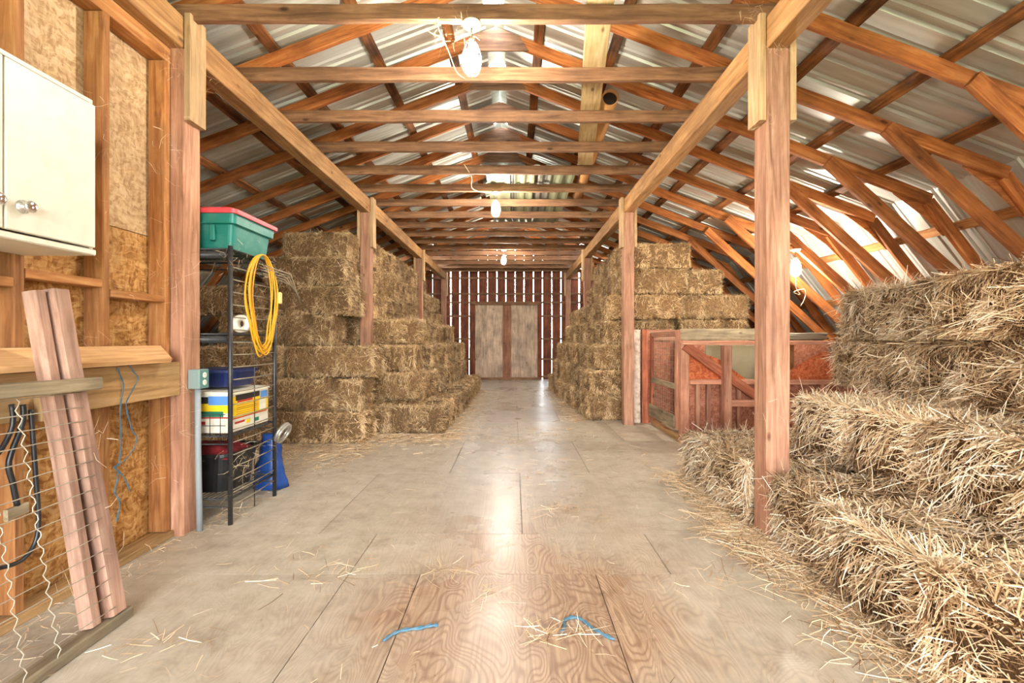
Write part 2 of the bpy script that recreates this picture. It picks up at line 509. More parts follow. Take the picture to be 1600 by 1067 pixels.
def floor_mat():
    m, nt, b = mat_new('worn plywood floor')
    L = nt.links.new
    tc = N(nt, 'ShaderNodeTexCoord')
    at = N(nt, 'ShaderNodeAttribute', attribute_name='sheet')
    cmb = N(nt, 'ShaderNodeCombineXYZ')
    for i, k in enumerate((17.3, 41.7, 9.1)):
        L(mth(nt, 'MULTIPLY', at.outputs['Fac'], k), cmb.inputs[i])
    off = N(nt, 'ShaderNodeVectorMath', operation='ADD')
    L(cmb.outputs[0], off.inputs[0]); L(tc.outputs['Object'], off.inputs[1])
    mp = N(nt, 'ShaderNodeMapping'); mp.inputs['Scale'].default_value = (3.6, 1.3, 1)
    L(off.outputs[0], mp.inputs['Vector'])
    n = N(nt, 'ShaderNodeTexNoise', i_Scale=1.5, i_Detail=1.2, i_Roughness=.45, i_Distortion=.5); L(mp.outputs[0], n.inputs['Vector'])
    s = mth(nt, 'SINE', mth(nt, 'MULTIPLY', n.outputs['Fac'], 190.0))
    s = mth(nt, 'MULTIPLY_ADD', s, .5); nt.nodes[-1].inputs[2].default_value = .5
    s = mth(nt, 'POWER', s, 2.2)
    fib = N(nt, 'ShaderNodeMapping'); fib.inputs['Scale'].default_value = (90, 3, 1); L(off.outputs[0], fib.inputs['Vector'])
    nf = N(nt, 'ShaderNodeTexNoise', i_Scale=1.0, i_Detail=4.0); L(fib.outputs[0], nf.inputs['Vector'])
    base = ramp(nt, [(.3, srgb(152, 120, 94)), (.7, srgb(194, 162, 132))]); L(nf.outputs['Fac'], base.inputs[0])
    big = N(nt, 'ShaderNodeTexNoise', i_Scale=1.1, i_Detail=5.0, i_Roughness=.6); L(tc.outputs['Object'], big.inputs['Vector'])
    # grain shows where the dust has been worn off
    dark = mix(nt, mth(nt, 'MULTIPLY', s, .62), base.outputs[0], srgb(116, 74, 50))
    geo = N(nt, 'ShaderNodeSeparateXYZ'); L(tc.outputs['Object'], geo.inputs[0])
    dx = mth(nt, 'ABSOLUTE', mth(nt, 'SUBTRACT', geo.outputs[0], .05))
    dy = mth(nt, 'ABSOLUTE', mth(nt, 'SUBTRACT', geo.outputs[1], 1.9))
    d = mth(nt, 'ADD', mth(nt, 'MULTIPLY', dx, .55), mth(nt, 'MULTIPLY', dy, .30))
    d = mth(nt, 'ADD', d, mth(nt, 'MULTIPLY', big.outputs['Fac'], .9))
    rd = ramp(nt, [(.55, (.12,) * 3), (1.15 / 1.6, (.62,) * 3), (1.0, (.8,) * 3)])
    L(mth(nt, 'MULTIPLY', d, .8), rd.inputs[0])
    n3 = N(nt, 'ShaderNodeTexNoise', i_Scale=7.0, i_Detail=9.0, i_Roughness=.7); L(tc.outputs['Object'], n3.inputs['Vector'])
    dust = ramp(nt, [(.3, srgb(162, 152, 134)), (.55, srgb(188, 181, 164)), (.75, srgb(205, 199, 184))]); L(n3.outputs['Fac'], dust.inputs[0])
    c = mix(nt, rd.outputs[0], dark, dust.outputs[0])
    st = N(nt, 'ShaderNodeTexNoise', i_Scale=3.2, i_Detail=8.0, i_Roughness=.7); L(tc.outputs['Object'], st.inputs['Vector'])
    rs = ramp(nt, [(.28, (.66, .62, .58)), (.46, (1, 1, 1))]); L(st.outputs['Fac'], rs.inputs[0])
    c = mix(nt, .8, c, rs.outputs[0], 'MULTIPLY')
    tint = ramp(nt, [(0, (.93, .90, .88)), (1, (1.04, 1.03, 1.0))]); L(at.outputs['Fac'], tint.inputs[0])
    c = mix(nt, 1.0, c, tint.outputs[0], 'MULTIPLY')
    L(c, b.inputs['Base Color'])
    rr = ramp(nt, [(.35, (.22,) * 3), (.62, (.36,) * 3)]); L(big.outputs['Fac'], rr.inputs[0])
    ed = ramp(nt, [(.45, (0, 0, 0)), (1.0, (.26,) * 3)]); L(dx, ed.inputs[0])
    L(mth(nt, 'ADD', rr.outputs[0], ed.outputs[0]), b.inputs['Roughness'])
    b.inputs['Specular IOR Level'].default_value = .5
    bp = N(nt, 'ShaderNodeBump', i_Strength=.18, i_Distance=.003)
    L(nf.outputs['Fac'], bp.inputs['Height']); L(bp.outputs[0], b.inputs['Normal'])
    return m


M['floor'] = floor_mat()


def grass_mat():
    m, nt, b = mat_new('meadow grass')
    tc = N(nt, 'ShaderNodeTexCoord')
    n = N(nt, 'ShaderNodeTexNoise', i_Scale=.8, i_Detail=6.0); nt.links.new(tc.outputs['Object'], n.inputs['Vector'])
    r = ramp(nt, [(.3, srgb(128, 130, 84)), (.7, srgb(176, 172, 122))]); nt.links.new(n.outputs['Fac'], r.inputs[0])
    nt.links.new(r.outputs[0], b.inputs['Base Color'])
    b.inputs['Roughness'].default_value = .9
    return m


M['grass'] = grass_mat()

# ------------------------------------------------------------------ the setting
YB, YE = -3.0, 13.10          # open front end behind the viewer, end wall
RX, RZ = -0.17, 3.93          # ridge, top of the rafters there
SL = 0.38                     # roof pitch
KR, KL = 3.72, -4.06          # knees
def roof_z(x):
    """top of rafter / underside of purlin at x"""
    a = abs(x - RX)
    kn = (KR - RX)
    if a <= kn: return RZ - SL * a
    return RZ - SL * kn - 1.28 * (a - kn)
EAVE = 1.05
EX = KR + (roof_z(KR) - 0.0) / 1.28


def ground():
    mb = MB()
    mb.box((-60, -40, -.62), (60, 90, -.6))
    o = mb.build('ground', M['grass']); o['kind'] = 'structure'


ground()


def build_floor():
    g = .0022
    xs_far = [-5.6, -4.2, -3.0, -1.78, -.56, .66, 1.88, 3.1, 4.32, 5.4]
    rects = []
    def row(y0, y1, xs):
        for a, b_ in zip(xs, xs[1:]): rects.append((a, b_, y0, y1))
    row(-3.2, -.2, [-5.6, -4.2, -2.0, -.82, .405, 1.63, 2.85, 4.1, 5.4])
    row(-.2, 2.226, [-5.6, -4.2, -2.0, -.82, -.465, .405, 1.63, 2.85, 4.1, 5.4])
    row(2.226, 2.687, [-5.6, -4.2, -2.0, -.82, .78, 1.63, 2.85, 4.1, 5.4])
    y = 2.687; k = 0
    while y < 13.2:
        y1 = min(y + 1.22, 13.2)
        o_ = 0 if k % 2 else .61
        row(y, y1, [-5.6] + [q + o_ for q in xs_far[1:-1]] + [5.4])
        y = y1; k += 1
    vs, fs, vals = [], [], []
    for (a, b_, c, d) in rects:
        n = len(vs)
        vs += [(a + g, c + g, 0), (b_ - g, c + g, 0), (b_ - g, d - g, 0), (a + g, d - g, 0)]
        fs.append((n, n + 1, n + 2, n + 3)); vals.append(random.random())
        lo = len(vs)
        vs += [(a + g, c + g, -.015), (b_ - g, c + g, -.015), (b_ - g, d - g, -.015), (a + g, d - g, -.015)]
        for i in range(4):
            j = (i + 1) % 4
            fs.append((lo + i, lo + j, n + j, n + i)); vals.append(.5)
    n = len(vs)
    vs += [(-5.6, -3.2, -.015), (5.4, -3.2, -.015), (5.4, 13.2, -.015), (-5.6, 13.2, -.015),
           (-5.6, -3.2, -.2), (5.4, -3.2, -.2), (5.4, 13.2, -.2), (-5.6, 13.2, -.2)]
    q = [(n, n + 1, n + 2, n + 3), (n + 7, n + 6, n + 5, n + 4)] + [(n + 4 + i, n + 4 + (i + 1) % 4, n + (i + 1) % 4, n + i) for i in range(4)]
    fs += q
    me = bpy.data.meshes.new('floor')
    me.from_pydata(vs, [], fs)
    me.materials.append(M['floor']); me.materials.append(M['dark'])
    me.polygons.foreach_set('material_index', [0] * (len(fs) - 6) + [1] * 6)
    at = me.attributes.new('sheet', 'FLOAT', 'FACE')
    at.data.foreach_set('value', vals + [.5] * 6)
    me.update()
    o = link('floor', me); o['kind'] = 'structure'


build_floor()


def roof_side(sgn, name):
    """corrugated sheets: ribs run down the slope"""
    prof = []
    y = YB - .3
    while y < YE + .25:
        prof += [(y, 0), (y + .055, 0), (y + .068, .012), (y + .086, .012), (y + .10, 0), (y + .125, 0), (y + .135, .02), (y + .165, .02), (y + .175, 0)]
        y += .23
    kn = KR - RX
    dist = [.085]
    while dist[-1] + .31 < kn: dist.append(dist[-1] + .31)
    dist += [kn] + [kn + q for q in (.25, .5, .75, 1.0, 1.25, 1.5, 1.78)]
    vs, fs = [], []
    for d in dist:
        x = RX + sgn * d
        for (py, h) in prof:
            vs.append((x, py, roof_z(RX + d) + .045 + h))
    n = len(prof)
    rnd = random.Random(3)
    skip = set()
    for i in range(n - 1):
        for j in range(len(dist) - 1):
            if prof[i][0] > 9.3 and prof[i + 1][0] - prof[i][0] > .02 and 3 < j < 11 and rnd.random() < (.10 if sgn > 0 else .04):
                skip.add((i, j))
    for j in range(len(dist) - 1):
        for i in range(n - 1):
            if (i, j) in skip: continue
            a = j * n + i
            f = (a, a + 1, a + n + 1, a + n)
            fs.append(f if sgn < 0 else tuple(reversed(f)))
    me = bpy.data.meshes.new(name)
    me.from_pydata(vs, [], fs)
    me.materials.append(M['roof'])
    me.update()
    o = link(name, me); o['kind'] = 'structure'
    md = o.modifiers.new('thick', 'SOLIDIFY'); md.thickness = .002; md.offset = 1


roof_side(1, 'ceiling_right')
roof_side(-1, 'ceiling_left')
# ridge flashing with gaps that let the sky through
mb = MB()
for (a, b_) in ((-3.2, 3.55), (3.95, 4.62), (4.9, 5.72), (5.9, 6.75), (6.9, 13.3)):
    for s in (-1, 1):
        p0, p1 = Vector((RX, a, RZ + .105)), Vector((RX + s * .2, a, roof_z(RX + .2) + .085))
        mb.hexa([p0, (p0.x, b_, p0.z), (p1.x, b_, p1.z), p1,
                 p0 + Vector((0, 0, .003)), (p0.x, b_, p0.z + .003), (p1.x, b_, p1.z + .003), p1 + Vector((0, 0, .003))])
o = fix_normals(mb.build('trim_1', M['roof'])); o['kind'] = 'structure'


def end_wall():
    """vertical boards with daylight between them"""
    root = tag(link('wall_back', None, Matrix.Translation((0, YE, 0))), kind='structure')
    pitch = .268
    x = -1.0 * 20 * pitch - .235
    k = 0
    dims = random.Random(5)
    while x < 5.2:
        xc = x + pitch / 2
        g0 = .012 + .012 * dims.random()
        if -1.6 < xc < 1.7: g0 = .006 + .008 * dims.random()
        if abs(xc) > 2.2: g0 = .004
        top = min(roof_z(max(min(xc, KR + 1.7), KL - 1.6)) + .03, 4.0)
        segs = [(-.3, top)]
        if -1.10 < xc < .66: segs = [(2.14, top)]
        for z0, z1 in segs:
            if z1 - z0 < .2: continue
            mb = MB()
            a0, a1 = x + g0 * dims.uniform(.6, 1.3), x + pitch - g0 * dims.uniform(.6, 1.3)
            b0, b1 = x + g0 * dims.uniform(.6, 1.3), x + pitch - g0 * dims.uniform(.6, 1.3)
            mb.hexa([(a0, YE, z0), (a1, YE, z0), (a1, YE + .025, z0), (a0, YE + .025, z0),
                     (b0, YE, z1), (b1, YE, z1), (b1, YE + .025, z1), (b0, YE + .025, z1)])
            mb.build('board', M['barnboard'], root)
        x += pitch
    for z in (2.95, 2.49, 2.24, 1.84, 1.18, .59, .08):
        if z > 2.2:
            lumber('girt', (-3.6, YE - .022, z), (3.2, YE - .022, z), .04, .06, M['tie'], root)
        else:
            lumber('girt', (-4.6, YE - .022, z), (-1.24, YE - .022, z), .04, .06, M['tie'], root)
            lumber('girt', (.80, YE - .022, z), (4.3, YE - .022, z), .04, .06, M['tie'], root)
    return root


end_wall()


def end_door():
    root = tag(link('door_1', None, Matrix.Translation((-.22, YE, 0))), kind='structure')
    xs = [-1.13, -.955, -.79, -.62, -.33, -.09, .10, .30, .50, .69]
    y0 = YE - .03
    for i, (a, b_) in enumerate(zip(xs, xs[1:])):
        mb = MB(); mb.box((a + .0004, y0 + (.004 if i % 2 else 0), .055), (b_ - .0004 + .012, y0 + .014 + (.016 if i % 2 else 0), 2.17), c=.0015)
        mb.build('plank', M['reddoor'] if i == 4 else M['doorwood'], root)
    for a, b_ in ((-1.25, -1.128), (.688, .80)):
        mb = MB(); mb.box((a, y0 - .05, 0), (b_, YE, 2.3), c=.004); mb.build('jamb', M['barnboard'], root)
    lumber('header', (-1.25, y0 - .06, 2.215), (.80, y0 - .06, 2.215), .05, .10, M['tie'], root)
    lumber('sill', (-1.25, y0 - .07, .03), (.80, y0 - .07, .03), .12, .06, M['tie'], root)


end_door()

# far outside: a pale hedge line seen only through the gaps
# ------------------------------------------------------------------ posts, plates
AX_L, AX_R = -1.955, 1.496
PY = [2.652, 6.09, 9.53, 12.88]
ordn = ['first', 'second', 'third', 'fourth', 'fifth', 'sixth', 'seventh', 'eighth', 'ninth', 'tenth', 'eleventh', 'twelfth',
        'thirteenth', 'fourteenth', 'fifteenth', 'sixteenth', 'seventeenth', 'eighteenth']
BEAM_B, BEAM_T = 2.89, 3.08


def post(side, i, label):
    y = PY[i]
    s = -1 if side == 'left' else 1
    a = AX_L if s < 0 else AX_R
    xc = a + s * .07
    root = empty('timber_post', (xc, y + .07, 0), label, 'post', 'posts along the aisle')
    sh = lumber('shaft', (xc, y + .07, 0), (xc, y + .07, BEAM_B), .14, .14, M['post'], root, up=(0, 1, 0), c=.006, jit=.002)
    for q in ((-1, 1) if i < 3 else (-s,)):
        cx = xc + q * .09
        lumber('cleat', (cx, y + .07, 2.466 if i == 0 else 2.42), (cx, y + .07, 3.10), .138, .038, M['cleat'], root, up=(1, 0, 0), c=.003, jit=.0008)
    return root


post('left', 0, 'thick square post at the end of the particle board wall, beside the grey outlet box')
post('left', 1, 'square post rising out of the left hay stack, next one behind the rack')
post('left', 2, 'square post rising from the left hay, third post back on that side')
post('left', 3, 'square post at the left end of the slatted back wall')
post('right', 0, 'thick square post standing between the golden straw bales in the foreground')
post('right', 1, 'square post at the corner of the red stall, beside the right hay stack')
post('right', 2, 'square post half buried in the right hay stack behind the stall')
post('right', 3, 'square post at the right end of the slatted back wall')

for s, a, nm in ((-1, AX_L, 'left'), (1, AX_R, 'right')):
    xc = a + s * .066
    cuts = [-2.9, 2.72, 6.16, 9.60, 13.06]
    lb = ['front length, nearest the camera', 'second length back, ending at the second post', 'third length back', 'last length, running to the slatted wall']
    for k in range(4):
        o = lumber('plate_beam', (xc, cuts[k] + .002, (BEAM_B + BEAM_T) / 2), (xc, cuts[k + 1] - .002, (BEAM_B + BEAM_T) / 2), .125, BEAM_T - BEAM_B, M['beam'], c=.005, jit=.003)
        tag(o, f'heavy beam carried on the {nm} row of posts, {lb[k]}', 'beam', f'plate beams on the {nm} posts')

# ------------------------------------------------------------------ roof trusses
NT = 17
TY0, TP = 2.70, .622
TIE_B = 3.075


def make_truss():
    y = TY0
    root = empty('roof_truss', (RX, y, TIE_B), 'x', 'truss', 'roof trusses')
    lumber('tie_beam', (AX_L - .10, y, TIE_B + .05), (AX_R + .10, y, TIE_B + .05), .042, .098, M['tie'], root, c=.004, jit=.004)
    def on(x, off=-.05): return Vector((x, y + .042, roof_z(x) + off))
    lumber('rafter', on(KL + .02), on(RX - .01), .04, .10, M['rafter'], root, jit=.004)
    lumber('rafter', on(RX + .01), on(KR - .02), .04, .10, M['rafter'], root, jit=.004)
    mb = MB()
    mb.prism([(RX - .3, y + .018, RZ - .22), (RX + .3, y + .018, RZ - .22), (RX + .22, y + .018, RZ - .09), (RX, y + .018, RZ - .012), (RX - .22, y + .018, RZ - .09)], (0, -.014, 0))
    fix_normals(mb.build('ridge_gusset', M['tie'], root))
    zl = roof_z(KR)
    lumber('lower_rafter', (KR - .035, y + .042, zl - .06), (KR + 1.13, y + .042, zl - .06 - 1.28 * 1.165), .04, .10, M['rafter'], root, jit=.003)
    lumber('lower_rafter', (KL + .035, y + .042, zl - .06), (KL - 1.13, y + .042, zl - .06 - 1.28 * 1.165), .04, .10, M['rafter'], root, jit=.003)
    for s, kx in ((1, KR), (-1, KL)):
        mb = MB()
        mb.prism([(kx + s * u_, y + .063, zl + v_) for u_, v_ in ((-.32, .112), (-.02, .0), (.22, -.29), (.13, -.36), (-.06, -.17), (-.32, .02))], (0, .014, 0))
        fix_normals(mb.build('knee_gusset', M['rafter'], root))
    a = Vector((2.76, y - .002, roof_z(2.76) - .085))
    lumber('strut', a, (a.x + 1.98, y - .002, a.z - 1.98 * .90), .04, .11, M['rafter'], root, jit=.003)
    return root


tr = make_truss()
tails = {0: ' holding the nearest lamp', 5: ', carrying the second lamp', 11: ', carrying the third lamp', 16: ', just in front of the slatted back wall'}
for i in range(NT):
    o = tr if i == 0 else copy_tree(tr, Vector((0, TP * i, 0)))
    o['label'] = f'timber roof truss, {ordn[i]} from the camera' + tails.get(i, '')
# purlins
for k, d in enumerate((.39, 1.0, 1.62, 2.24, 2.82, 3.42)):
    for s, nm in ((1, 'right'), (-1, 'left')):
        x = RX + s * d
        z = roof_z(RX + d) + .02
        t = Vector((s * 1, 0, -SL)).normalized()
        up = Vector((s * SL, 0, 1)).normalized()
        o = lumber('roof_purlin', (x, -3.0, z), (x, 13.1, z), .085, .036, M['purlin'], up=up, jit=.003)
        tag(o, f'long dark stained purlin under the {nm} roof slope, {ordn[k]} down from the ridge', 'purlin', 'purlins under the metal roof')
for k, d in enumerate((.22, .62, 1.0)):
    for s, nm in ((1, 'right'), (-1, 'left')):
        if s < 0 and k: continue
        kx = KR if s > 0 else KL
        x = kx + s * d
        z = roof_z(KR + d) + .0
        up = Vector((s * 1.28, 0, 1)).normalized()
        x += up.x * .02; z += up.z * .012
        o = lumber('roof_purlin', (x, -3.0, z), (x, 13.1, z), .085, .036, M['stud'], up=up, jit=.003)
        tag(o, f'pale purlin on the steep lower {nm} roof, {ordn[k]} below the knee', 'purlin', 'purlins under the metal roof')

# low outer walls that close the sides, and the front gable around the opening behind the viewer
for s, nm in ((1, 'right'), (-1, 'left')):
    kx = (KR if s > 0 else KL) + s * 1.24
    mb = MB(); mb.box((min(kx, kx + s * .06), YB, -.2), (max(kx, kx + s * .06), YE, roof_z(KR + 1.24) + .02))
    o = mb.build('wall_' + nm, M['barnboard']); o['kind'] = 'structure'
mb = MB()
zt = 2.75
for x0, x1 in ((-5.3, -1.9), (1.5, 5.0)):
    mb.prism([(x0, YB, -.2), (x1, YB, -.2), (x1, YB, min(zt, roof_z(x1))), (x0, YB, min(zt, roof_z(x0)))], (0, -.06, 0))
mb.prism([(-3.2, YB, zt), (2.9, YB, zt), (RX, YB, RZ + .02)], (0, -.06, 0))
o = fix_normals(mb.build('wall_front', M['barnboard'])); o['kind'] = 'structure'

# ------------------------------------------------------------------ left partition of studs and particle board
WX = -2.03                     # aisle face of the studs


def left_wall():
    root = tag(link('wall_left_partition', None, Matrix.Translation((WX, 0, 0))), kind='structure')
    def panel(y0, y1, z0, z1, m):
        mb = MB(); mb.box((WX - .118, y0, z0), (WX - .106, y1, z1)); mb.build('particle_board', m, root)
    for y0, y1 in ((-2.95, -.403), (-.397, .817), (.823, 2.70)):
        panel(y0, y1, .02, 1.765, M['osb_low'])
        panel(y0, y1, 1.770, 2.95, M['osb_up'])
    y = 2.605
    k = 0
    ys = []
    while y > -2.9:
        lumber('stud', (WX - .05, y + .02, .045), (WX - .05, y + .02, 2.79), .04, .10, M['stud'], root, up=(1, 0, 0), jit=.0015)
        ys.append(y); y -= .392
    for a, b_ in zip(ys, ys[1:]):
        z = 1.40 if k % 2 == 0 else 1.442
        lumber('blocking', (WX - .05, b_ + .042, z), (WX - .05, a - .002, z), .10, .04, M['stud'], root, jit=.001)
        k += 1
    lumber('bottom_plate', (WX - .035, -2.95, .02), (WX - .035, 2.65, .02), .11, .04, M['ledger'], root, jit=.001)
    lumber('top_plate', (WX - .05, -2.95, 2.84), (WX - .05, 2.65, 2.84), .10, .09, M['stud'], root, jit=.002)
    return root


left_wall()

o = lumber('ledger_board', (-1.99, -.6, .937), (-1.99, 2.645, .937), .04, .195, M['ledger'], c=.003)
tag(o, 'wide ledger board nailed along the studs of the left wall, under the sloping board', 'board')
# the sloping board that rests on it
y1f, y1b, y0 = 2.474, 2.558, -.5
mb = MB()
th = Vector((.010, 0, .02))
a, b_ = Vector((-2.028, 0, 1.112)), Vector((-1.895, 0, 1.04))
mb.hexa([(a.x, y0, a.z), (b_.x, y0, b_.z), (b_.x, y1f, b_.z), (a.x, y1b, a.z)] +
        [tuple(Vector(p) + th) for p in ((a.x, y0, a.z), (b_.x, y0, b_.z), (b_.x, y1f, b_.z), (a.x, y1b, a.z))])
M['slopeboard'] = wood('sloping board wood', srgb(170, 124, 78), srgb(206, 162, 112), srgb(222, 184, 138), stain=.15, knots=False, along='Y')
o = fix_normals(mb.build('shelf_board', M['slopeboard']))
tag(o, 'pale tan board lying at a slope along the left wall above the ledger', 'board')


def cabinet():
    x0, x1 = WX + .002, -1.745
    ya, yb, z0, z1 = 1.17, 1.857, 1.513, 2.157
    root = empty('wall_cabinet', (x0, (ya + yb) / 2, z0), 'worn white painted wall cabinet with chrome knobs on the left wall', 'cabinet')
    mb = MB()
    mb.box((x0, ya, z0), (x1, yb, z0 + .018), c=.002)
    mb.box((x0, ya, z1 - .018), (x1, yb, z1), c=.002)
    mb.box((x0, ya, z0 + .018), (x1, ya + .018, z1 - .018))
    mb.box((x0, yb - .018, z0 + .018), (x1, yb, z1 - .018))
    mb.box((x0, ya + .018, z0 + .018), (x0 + .008, yb - .018, z1 - .018))
    mb.box((x1 - .02, ya + .018, z0 + .018), (x1, ya + .05, z1 - .018))
    mb.build('body', M['white'], root)
    for (d0, d1, ky) in ((1.185, 1.512, 1.475), (1.518, 1.846, 1.572)):
        mb = MB(); mb.box((x1 + .002, d0, z0 + .03), (x1 + .022, d1, z1 - .03), c=.003)
        d = mb.build('door', M['white'], root)
        kz = 1.632
        mb = MB()
        mb.lathe([(.024, 0), (.024, .003), (.012, .006), (.009, .014), (.010, .018), (.019, .023), (.0215, .029), (.019, .034), (.010, .037), (.001, .038)],
                 (x1 + .022, ky, kz), 28, 'X')
        tag(fix_normals(mb.build('knob', M['chrome'], d, True)), 'round chrome knob')
    lumber('bottom_trim', (x1 + .006, ya, z0 + .012), (x1 + .006, yb, z0 + .012), .012, .024, M['white'], root, jit=.0005)


cabinet()


# ------------------------------------------------------------------ wire gate leaning on the wall
def wire_gate():
    YN = 1.05
    y1 = 1.875
    root = empty('wire_gate', (-1.63, 1.5, 0), 'old wooden gate panel filled with wire mesh, leaning against the left wall', 'gate')
    bx, tx, tz = -1.625, -1.855, 1.37
    def pl(z, o=0.0):
        return bx + (tx - bx) * z / tz + o
    up = Vector((1, 0, (bx - tx) / tz)).normalized()
    lumber('stile', (pl(.05), y1 - .045, .05), (pl(1.365), y1 - .045 - .02, 1.365), .070, .055, M['gatewood'], root, up=up, c=.006)
    lumber('stile', (pl(.05, -.016), y1 - .128, .05), (pl(1.352, -.016), y1 - .135, 1.352), .045, .055, M['gatewood'], root, up=up, c=.006)
    lumber('stile', (pl(.05), YN, .05), (pl(1.10), YN, 1.10), .075, .045, M['gatewood'], root, up=up, c=.006)
    lumber('bottom_rail', (-1.632, YN - .3, .024), (-1.632, y1 + .012, .024), .06, .046, M['greywood'], root, c=.005)
    lumber('top_rail', (pl(.985, .052), YN - .1, .985), (pl(.985, .052), y1 - .005, .985), .045, .05, M['greywood'], root, c=.006, jit=.005)
    # horizontals
    z = .09
    while z < .98:
        mb = MB()
        pts = []
        for i in range(9):
            t = i / 8
            pts.append((pl(z, .030 + random.uniform(-.003, .003)), YN + (y1 - .06 - YN) * t, z + .012 * math.sin(t * 3 + z * 9) * .6 + random.uniform(-.002, .002)))
        mb.tube(pts, .0020, 5)
        mb.build('mesh_wire', M['wire'], root, True)
        z += .058
    # wavy uprights
    for yy in (1.12, 1.24, 1.36, 1.47, 1.58):
        mb = MB()
        pts = []
        n = 64
        for i in range(n + 1):
            z = .04 + .95 * i / n
            w = math.sin(z * 2 * math.pi / .058)
            pts.append((pl(z, .030 + .004 * w), yy + .0055 * w + random.uniform(-.0008, .0008), z))
        mb.tube(pts, .0021, 5)
        mb.build('mesh_wire', M['wire'], root, True)


wire_gate()


def behind_gate():
    def W(px, py, X=-1.945):
        return P(px, py, F * X / (px - VX))
    mb = MB(); mb.tube(smooth_pts([W(*q) for q in ((48, 640), (52, 690), (56, 745), (60, 800), (58, 838), (44, 866), (20, 882), (-30, 893))], 5), .0085, 8)
    tag(mb.build('rubber_hose', M['black'], None, True), 'black rubber hose hanging in a curve behind the wire mesh gate', 'hose')
    mb = MB(); mb.tube(smooth_pts([W(18, 632), W(20, 664), W(2, 702), W(-30, 738)], 3), .009, 8)
    tag(mb.build('tool_handle', M['black'], None, True), 'bent dark bar hanging behind the gate, the one closer to the photo edge', 'tool')
    root = empty('hanging_bracket', W(25, 800), 'dark bent metal bracket with a grey foot hanging behind the wire gate', 'bracket')
    mb = MB(); mb.tube(smooth_pts([W(36, 632), W(35, 662), W(14, 720), W(20, 755), W(27, 790)], 4), .0095, 8)
    mb.build('bar', M['black'], root, True)
    lumber('foot_plate', W(8, 806), W(42, 793), .02, .045, M['greywood'], root)
    o = lumber('wood_block', W(74, 615, -1.953), W(76, 655, -1.953), .03, .085, M['ledger'], up=(0, 1, 0))
    tag(o, 'short tan wood block fixed to the ledger behind the wire gate', 'block')


def smooth_pts(pts, k):
    """Catmull-Rom"""
    pts = [Vector(p) for p in pts]
    out = []
    for i in range(len(pts) - 1):
        p0, p1, p2, p3 = pts[max(i - 1, 0)], pts[i], pts[i + 1], pts[min(i + 2, len(pts) - 1)]
        for j in range(k):
            t = j / k
            out.append(.5 * ((2 * p1) + (p2 - p0) * t + (2 * p0 - 5 * p1 + 4 * p2 - p3) * t * t + (3 * p1 - p0 - 3 * p2 + p3) * t ** 3))
    out.append(pts[-1])
    return out


behind_gate()


def rope_mesh(mb, pts, r, k=6):
    """two-strand twisted cord"""
    pts = smooth_pts(pts, k)
    for ph in (0, math.pi):
        q = []
        for i, p in enumerate(pts):
            a = i * .9 + ph
            q.append(p + Vector((math.cos(a), math.sin(a), math.sin(a + .6) * .4)) * r * .6)
        mb.tube(q, r * .75, 5)


def twines():
    Xw = -1.962
    def W(px, py, X=Xw):
        Y = F * X / (px - VX)
        return P(px, py, Y)
    mb = MB()
    rope_mesh(mb, [W(*q) for q in ((183, 574), (190, 592), (193, 604), (188, 640), (189, 690), (186, 722), (179, 729), (184, 737), (183, 752), (179, 769), (187, 784), (182, 815))], .0030, 4)
    tag(mb.build('baling_twine', M['blue'], None, True), 'long blue twine hanging from the ledger, the longer of two, ending low on the wall', 'twine', 'blue twine on the ledger')
    mb = MB()
    rope_mesh(mb, [W(*q) for q in ((201, 570), (208, 580), (215, 592), (206, 612), (197, 632), (203, 660), (207, 674), (214, 684), (208, 702), (194, 720), (181, 731), (192, 743), (204, 768))], .0026, 4)
    tag(mb.build('baling_twine', M['blue'], None, True), 'blue twine hanging from the ledger, the shorter looping one on the right', 'twine', 'blue twine on the ledger')
    def Fl(px, py, h=.006):
        Y = F * (HC - h) / (py - VY)
        return P(px, py, Y)
    mb = MB()
    rope_mesh(mb, [Fl(*q) for q in ((600, 1000), (612, 991), (630, 984), (655, 981), (672, 977), (684, 976))], .0062, 4)
    tag(mb.build('baling_twine', M['blue'], None, True), 'short almost straight piece of blue twine on the floor', 'twine', 'blue twine on the floor')
    mb = MB()
    rope_mesh(mb, [Fl(*q) for q in ((877, 987), (882, 978), (880, 970), (893, 964), (908, 967), (925, 980), (943, 991), (959, 998))], .0062, 4)
    tag(mb.build('baling_twine', M['blue'], None, True), 'curled hook-shaped piece of blue twine on the floor among straws', 'twine', 'blue twine on the floor')
    mb = MB()
    rope_mesh(mb, [Fl(1168, 821), Fl(1174, 818), Fl(1181, 817)], .006, 4)
    tag(mb.build('baling_twine', M['blue'], None, True), 'tiny scrap of blue twine on the floor at the foot of the foreground right post', 'twine')


twines()


